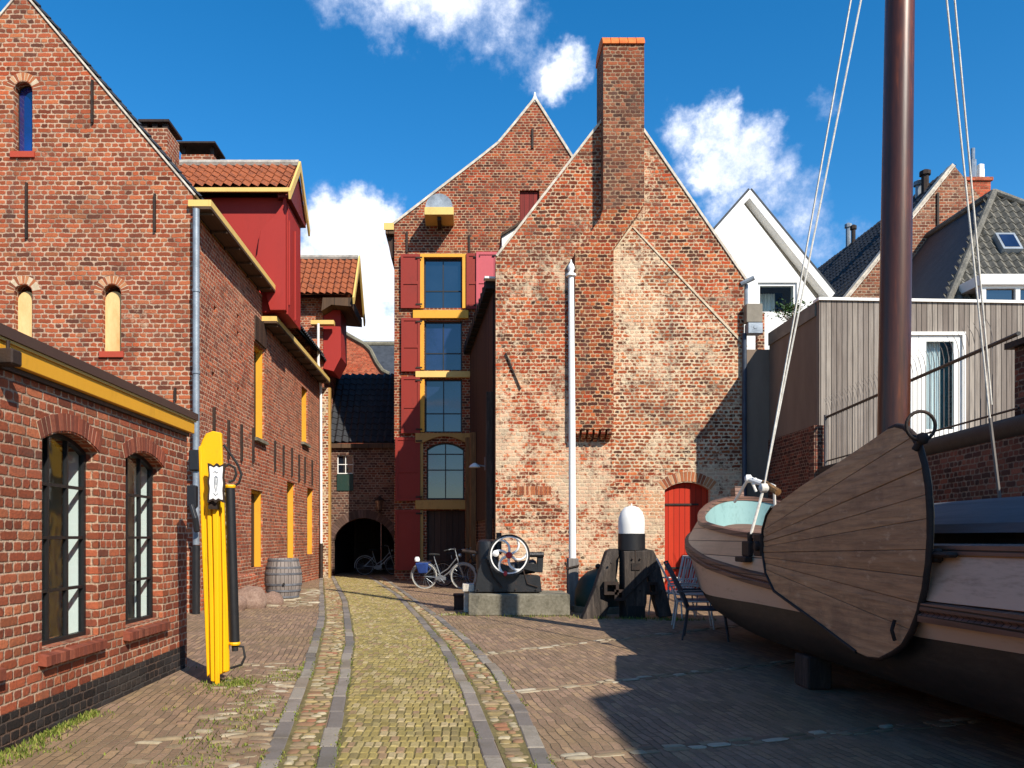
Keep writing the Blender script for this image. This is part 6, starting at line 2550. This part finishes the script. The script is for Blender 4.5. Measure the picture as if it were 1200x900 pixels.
def bicycle(label, frame, tyre, bag=True):
    t = thing('bicycle', label, 'bicycle', (0, 0, 0), 'bicycles parked along the lane')
    Rw = .345
    for i, wx in enumerate((0, 1.10)):
        c = Vector((wx, 0, Rw))
        mb = MB()
        mb.tube([c + Vector((math.cos(a), 0, math.sin(a))) * Rw for a in [2 * math.pi * k / 28 for k in range(28)]], .021, 8, closed=True)
        wo = mb.build('wheel', M[tyre], t, smooth=60)
        mb = MB()
        mb.tube([c + Vector((math.cos(a), 0, math.sin(a))) * (Rw - .03) for a in [2 * math.pi * k / 28 for k in range(28)]], .010, 6, closed=True)
        mb.tube([c - Yp * .04, c + Yp * .04], .022, 8)
        for k in range(18):
            a = 2 * math.pi * k / 18
            mb.tube([c + Yp * (.03 if k % 2 else -.03), c + Vector((math.cos(a), 0, math.sin(a))) * (Rw - .03)], .0022, 3, caps=False)
        mb.build('rim', M['steel'], wo)
        mb = MB()
        a0, a1 = (R(20), R(190)) if i == 0 else (R(30), R(175))
        mb.tube([c + Vector((math.cos(a0 + (a1 - a0) * k / 14), 0, math.sin(a0 + (a1 - a0) * k / 14))) * (Rw + .035) for k in range(15)], .016, 6)
        mb.build('mudguard', M[frame], t, smooth=60)
    bb, seat, head, hb = Vector((.47, 0, .29)), Vector((.30, 0, .80)), Vector((.93, 0, .86)), Vector((.97, 0, .72))
    mb = MB()
    mb.tube([bb, seat], .017, 8)
    mb.tube([bb, bb + Vector((.2, 0, .14)), hb], .020, 8)
    mb.tube([bb + Vector((-.03, 0, .12)), bb + Vector((.2, 0, .26)), head], .016, 8)
    for s in (-1, 1):
        mb.tube([Vector((0, .05 * s, Rw)), bb + Yp * .03 * s], .010, 6)
        mb.tube([Vector((0, .05 * s, Rw)), seat + Vector((.04, .02 * s, -.1))], .009, 6)
        mb.tube([Vector((1.10, .05 * s, Rw)), hb + Vector((0, .035 * s, -.02))], .011, 6)
    mb.tube([hb, head + Vector((-.03, 0, .08))], .02, 8)
    mb.build('frame', M[frame], t, smooth=60)
    mb = MB()
    mb.tube([head, head + Vector((-.06, 0, .22))], .013, 8)
    mb.tube([head + Vector((-.28, .28, .20)), head + Vector((-.12, .22, .24)), head + Vector((-.04, 0, .22)), head + Vector((-.12, -.22, .24)), head + Vector((-.28, -.28, .20))], .012, 8)
    hbr = mb.build('handlebar', M['steel'], t, smooth=60)
    mb = MB()
    for s in (-1, 1):
        mb.tube([head + Vector((-.30, .285 * s, .197)), head + Vector((-.18, .245 * s, .23))], .018, 8)
    mb.build('grips', M['tyre'], hbr, smooth=60)
    mb = MB()
    mb.lathe([(.05, 0), (.055, .05), (.03, .08)], head + Vector((.05, 0, .06)), 10, (1, 0, 0))
    mb.build('headlight', M['steel'], t, smooth=60)
    mb = MB()
    mb.tube([seat, seat + Vector((-.02, 0, .10))], .012, 8)
    sd_ = mb.build('seat_post', M['steel'], t)
    mb = MB()
    mb.prism([seat + Vector(v) for v in ((-.15, -.09, .12), (-.02, -.06, .12), (.14, -.02, .11), (.14, .02, .11), (-.02, .06, .12), (-.15, .09, .12))], (0, 0, .05))
    mb.build('saddle', M['tyre'], sd_, bevel=.015)
    mb = MB()
    mb.box(.33, .62, -.075, -.045, .24, .34)
    mb.lathe([(.09, -.01), (.09, .01)], bb + Vector((0, -.06, 0)), 16, (0, 1, 0))
    mb.tube([bb - Yp * .08, bb + Vector((.12, -.1, -.11)), bb + Vector((.12, -.18, -.11))], .011, 6)
    mb.tube([bb + Yp * .08, bb + Vector((-.12, .1, .11)), bb + Vector((-.12, .18, .11))], .011, 6)
    mb.build('chain_case', M[frame], t, bevel=.01)
    mb = MB()
    for s in (-1, 1):
        mb.tube([Vector((-.22, .06 * s, .74)), Vector((.22, .06 * s, .76))], .007, 6)
        mb.tube([Vector((0, .07 * s, Rw)), Vector((-.08, .06 * s, .74))], .006, 6)
    for k in range(4):
        mb.tube([Vector((-.2 + k * .12, -.06, .745)), Vector((-.2 + k * .12, .06, .745))], .006, 6)
    mb.build('rack', M['iron'], t)
    if bag:
        for s in (-1, 1):
            mb = MB()
            mb.prism([(-.22, .09 * s, .72), (.16, .09 * s, .73), (.12, .09 * s, .43), (-.12, .09 * s, .42)], (0, .10 * s, 0))
            mb.build('pannier', M['blue_bag'], t, bevel=.03)
        mb = MB()
        mb.lathe([(.07, 0), (.08, .06), (.05, .12)], (-.2, 0, .75), 10)
        mb.build('rear_lamp', M['sign_white'], t, smooth=50)
    return t


b1 = bicycle('silver city bicycle with blue panniers and pale tyres before the dark doorway', 'steel', 'tyre_pale')
b1.location = (wX(497.5, 22.3), 22.3, 0)
b1.rotation_euler = (R(3), 0, R(-12))
b2 = bicycle('dark bicycle leaning half hidden behind the black engine', 'black', 'tyre', bag=False)
b2.location = (wX(520, 23.3), 23.3, 0)
b2.rotation_euler = (R(4), 0, R(-28))
b3 = bicycle('bicycle parked in the dark arched passage', 'steel', 'tyre', bag=False)
b3.location = (-3.75, 30.3, 0)
b3.rotation_euler = (R(5), 0, R(12))

# ------------------------------------------------------------------ garden chairs by the bow


def chair(label, fm, sm, recl=.30, slats=False):
    t = thing('garden_chair', label, 'chair', (0, 0, 0), 'garden chairs beside the bow of the barge')
    w, sd, shh = .27, .46, .42
    mb = MB()
    for s in (-1, 1):
        mb = MB()
        mb.tube([(-.06, w * s, 0), (-.03, w * s, .2), (0, w * s, shh), (-.10, w * s, shh + .25), (-recl, w * s, 1.06)], .014, 8)
        mb.build('back_leg', fm, t, smooth=60)
        mb = MB()
        mb.tube([(sd + .08, w * s, 0), (sd + .02, w * s, shh)], .014, 8)
        mb.build('front_leg', fm, t, smooth=60)
        mb = MB()
        mb.tube([(-.13, (w + .01) * s, .66), (.2, (w + .02) * s, .67), (sd, (w + .01) * s, .64), (sd + .03, w * s, .56), (sd + .02, w * s, shh)], .014, 8)
        mb.build('armrest', fm, t, smooth=60)
    mb = MB()
    mb.tube([(0, -w, shh), (0, w, shh)], .013, 8)
    mb.tube([(sd + .02, -w, shh), (sd + .02, w, shh)], .013, 8)
    mb.tube([(0, -w, shh), (sd + .02, -w, shh)], .013, 8)
    mb.tube([(0, w, shh), (sd + .02, w, shh)], .013, 8)
    mb.tube([(-recl, -w, 1.06), (-recl, w, 1.06)], .014, 8)
    mb.build('seat_frame', fm, t, smooth=60)
    if slats:
        mb = MB()
        for k in range(6):
            mb.box(.02 + k * .08, .08 + k * .08, -w + .01, w - .01, shh + .012, shh + .024)
        mb.build('seat', sm, t)
        mb = MB()
        for k in range(7):
            y0 = -w + .03 + k * .075
            mb.tube([(-.01, y0, shh + .05), (-.10, y0, shh + .26), (-recl + .005, y0, 1.05)], .010, 6)
        mb.tube([(-.03, -w, .50), (-.03, w, .50)], .010, 6)
        mb.build('backrest', sm, t)
    else:
        mb = MB()
        mb.box(.01, sd + .015, -w + .012, w - .012, shh + .008, shh + .018)
        mb.build('seat', sm, t)
        mb = MB()
        pr = [(-.005, shh + .02), (-.05, shh + .14), (-.10, shh + .26), (-.19, shh + .43), (-recl + .01, 1.04)]
        pts = [(x, -w + .014, z) for x, z in pr] + [(x + .012, -w + .014, z) for x, z in pr[::-1]]
        mb.prism(pts, (0, 2 * w - .028, 0))
        mb.build('backrest', sm, t)
    return t


c1 = chair('dark garden chair with a high sling back, nearest of the chairs', M['chair_dark'], M['chair_mesh'], .30)
c1.location = (wX(806, 11.3), 11.3, 0)
c1.rotation_euler = (0, 0, R(-18))
c2 = chair('dark garden chair with pale frame just behind the nearest chair', M['chair_pale'], M['chair_mesh'], .30)
c2.location = (wX(793, 12.7), 12.7, 0)
c2.rotation_euler = (0, 0, R(-12))
c3 = chair('pale slatted garden chair closest to the red door', M['chair_pale'], M['chair_pale'], .2, True)
c3.location = (wX(815, 13.9), 13.9, 0)
c3.rotation_euler = (0, 0, R(100))
c4 = chair('pale slatted garden chair furthest from the viewer, its back to the barge', M['chair_pale'], M['chair_pale'], .2, True)
c4.location = (wX(800, 14.6), 14.6, 0)
c4.rotation_euler = (0, 0, R(-160))

# ------------------------------------------------------------------ yellow pillar with its black tube and emblem
PY = 7.75
yp = thing('yellow_pillar', 'tall bright yellow ribbed pillar with a black tube and white emblem plate', 'pillar', (wX(256, PY), PY, 0))


def pP(px, py, y=PY):
    return P(px, py, y)


mb = MB()
mb.prism([pP(245, 795), pP(268, 787), pP(266, 700), pP(262, 592), pP(259, 507), pP(249, 505), pP(241, 508), pP(237, 515), pP(233, 526), pP(236, 600), pP(240, 700)], (0, .05, 0))
body = mb.build('back_board', M['yellow_bright'], yp, bevel=.008)
mb = MB()
mb.prism([pP(247.5, 798, PY - .01), pP(252.5, 799, PY - .01), pP(250.5, 690, PY - .01), pP(248, 592, PY - .01), pP(243, 592, PY - .01), pP(245.5, 690, PY - .01)], (0, -.025, 0))
mb.prism([pP(252.5, 803, PY - .02), pP(258, 803, PY - .02), pP(257, 690, PY - .02), pP(257, 592, PY - .02), pP(249.5, 592, PY - .02), pP(251.5, 690, PY - .02)], (0, -.03, 0))
mb.prism([pP(261.5, 788, PY - .005), pP(265, 787, PY - .005), pP(263.5, 690, PY - .005), pP(261.5, 594, PY - .005), pP(259, 594, PY - .005), pP(261, 690, PY - .005)], (0, -.02, 0))
mb.build('ribs', M['yellow_bright'], yp, bevel=.008)
mb = MB()
mb.prism([pP(233, 524, PY - .001), pP(236.5, 522, PY - .001), pP(240.5, 640, PY - .001), pP(246, 790, PY - .001), pP(243, 793, PY - .001), pP(237, 640, PY - .001)], (0, -.02, 0))
mb.build('side_flange', M['yellow_bright'], yp, bevel=.006)
mb = MB()
mb.box(pP(248, 596).x, pP(258, 596).x, PY - .10, PY - .02, pP(0, 597).z, pP(0, 584).z)
mb.build('plate_bracket', M['iron'], yp)
# emblem plate: scalloped dark border, white field, grey device
pl_c = pP(253.5, 566, PY - .13)
wv, hv = pP(263, 566).x - pP(244, 566).x, pP(0, 545).z - pP(0, 588).z


def scallop(w, h, y, amp, n=40):
    pts = []
    for i in range(n):
        a = 2 * math.pi * i / n
        c, s = math.cos(a), math.sin(a)
        q = 1 / max(abs(c), abs(s))
        k = 1 + amp * math.cos(8 * a + .4)
        pts.append((pl_c.x + c * q * w / 2 * k, y, pl_c.z + s * q * h / 2 * k))
    return pts


mb = MB()
mb.prism(scallop(wv, hv, PY - .135, .07), (0, .02, 0))
ep = mb.build('emblem_plate', M['iron'], yp)
mb = MB()
mb.prism(scallop(wv * .78, hv * .86, PY - .139, .05), (0, .003, 0))
mb.build('emblem_field', M['sign_white'], ep)
mb = MB()
yq = PY - .142
for pts in ([(-.3, .62), (-.1, .70), (.1, .60), (.28, .66)], [(-.25, .3), (0, .42), (.25, .3)], [(-.22, .28), (-.12, -.3), (0, -.55), (.14, -.25), (.24, .26)], [(0, .4), (.02, -.1)], [(-.3, -.6), (-.05, -.74), (.3, -.62)]):
    mb.tube([(pl_c.x + a * wv * .9 * .5, yq, pl_c.z + b * hv * .45) for a, b in pts], .0035, 5)
mb.build('emblem_device', M['zinc'], ep)
# tube and hoses
mb = MB()
mb.tube([pP(269.5, 572, PY + .03), pP(275, 752, PY + .03)], .047, 16)
tb = mb.build('black_tube', M['black'], yp, smooth=50)
for py_, px_ in ((570, 269.5), (754, 275)):
    mb = MB()
    c = pP(px_, py_, PY + .03)
    mb.lathe([(.05, -.015), (.055, 0), (.05, .015)], c, 16)
    mb.bar(c + Vector((0, .0, 0)), c + Vector((-.12, 0, 0)), .03, .025)
    mb.build('tube_clamp', M['yellow_bright'], tb)
mb = MB()
mb.tube([pP(262, 521, PY + .03), pP(270, 532, PY + .05), pP(279, 545, PY + .05), pP(283, 556, PY + .05), pP(280, 566, PY + .05), pP(272, 571, PY + .04)], .012, 8)
mb.tube([pP(262, 548, PY + .03), pP(268, 544, PY + .05), pP(275, 548, PY + .05), pP(277, 556, PY + .05), pP(274, 563, PY + .05), pP(268, 565, PY + .04)], .012, 8)
mb.tube([pP(276, 757, PY + .03), pP(285, 758, PY + .03), pP(287, 770, PY + .03), pP(283, 779, PY + .03), pP(270, 783, PY + .03)], .012, 8)
mb.tube([pP(275, 754, PY + .03), pP(275.5, 763, PY + .03)], .03, 8)
mb.build('hose', M['tyre'], yp, smooth=60)

# ------------------------------------------------------------------ barrel, boulders, low brick kerb by the wall
br = thing('barrel', 'grey weathered wooden barrel with iron hoops against the long brick wall', 'barrel', (wX(331, 18.2), 18.55, 0))
c = Vector((wX(331.5, 18.5), 18.55, 0))
mb = MB()
mb.lathe([(.33, .0), (.37, .12), (.41, .30), (.425, .46), (.41, .62), (.37, .80), (.335, .93), (.31, .93), (.31, .90), (.0, .90)], c, 30)
mb.build('staves', M['barrel'], br, smooth=50)
for z, r in ((.06, .352), (.20, .392), (.34, .418), (.58, .418), (.72, .394), (.88, .352)):
    mb = MB()
    mb.lathe([(r, -.025), (r + .006, -.02), (r + .006, .02), (r, .025)], c + Zp * z, 30)
    mb.build('hoop', M['hoop'], br, smooth=40)
mb = MB()
mb.lathe([(.028, 0), (.028, .05)], c + Vector((.10, -.40, .36)), 10, (.2, -1, 0))
mb.build('bung', M['tar'], br)
# second barrel half behind
lk = thing('brick_step', 'low worn brick ledge with rubble at the foot of the long wall', 'ledge', (-4.75, 16.8, 0))
mb = MB()
mb.box(-5.03, -4.55, 15.6, 17.7, 0, .62)
mb.build('ledge', M['brick_side'], lk, bevel=.03)
mb = MB()
for i in range(60):
    y = 16.2 + random.uniform(0, 1.3)
    stones(mb, -5.0, y, .1, .09, .05, 0, 4000 + i)
mb.v = mb.v
mb = MB()
for i in range(90):
    z, y = random.uniform(.64, 2.5), random.uniform(16.3, 17.5)
    r = random.uniform(.05, .11)
    mb.lathe([(r * .9, 0), (r, .03), (r * .6, .07), (.01, .085)], (GX + .001, y, z), 7, (1, random.uniform(-.2, .2), random.uniform(-.2, .2)))
mb.build('rubble_facing', M['cobble_pale'], lk, smooth=50)
bl = [(-4.28, 16.2, .36, .30, .30, 'rounded reddish boulder at the foot of the long wall, left of the barrel'), (-4.05, 17.0, .24, .22, .18, 'small pale boulder beside the barrel'),
      (-4.45, 15.6, .26, .22, .22, 'grey boulder nearest the downpipe')]
for i, (x, y, sx, sy, h, lab) in enumerate(bl):
    bm = bmesh.new()
    bmesh.ops.create_icosphere(bm, subdivisions=3, radius=1)
    mb = MB()
    for v in bm.verts:
        k = 1 + .22 * mnoise.noise(v.co * 1.6 + Vector((i * 7, 0, 0))) + .06 * mnoise.noise(v.co * 5)
        mb.v.append(Vector((x + v.co.x * sx * k, y + v.co.y * sy * k, v.co.z * h * k + h * .45)))
    mb.f = [tuple(v.index for v in f.verts) for f in bm.faces]
    bm.free()
    tag(mb.build('boulder', M['rock'], None, smooth=60), lab, 'boulder', 'boulders by the long wall')
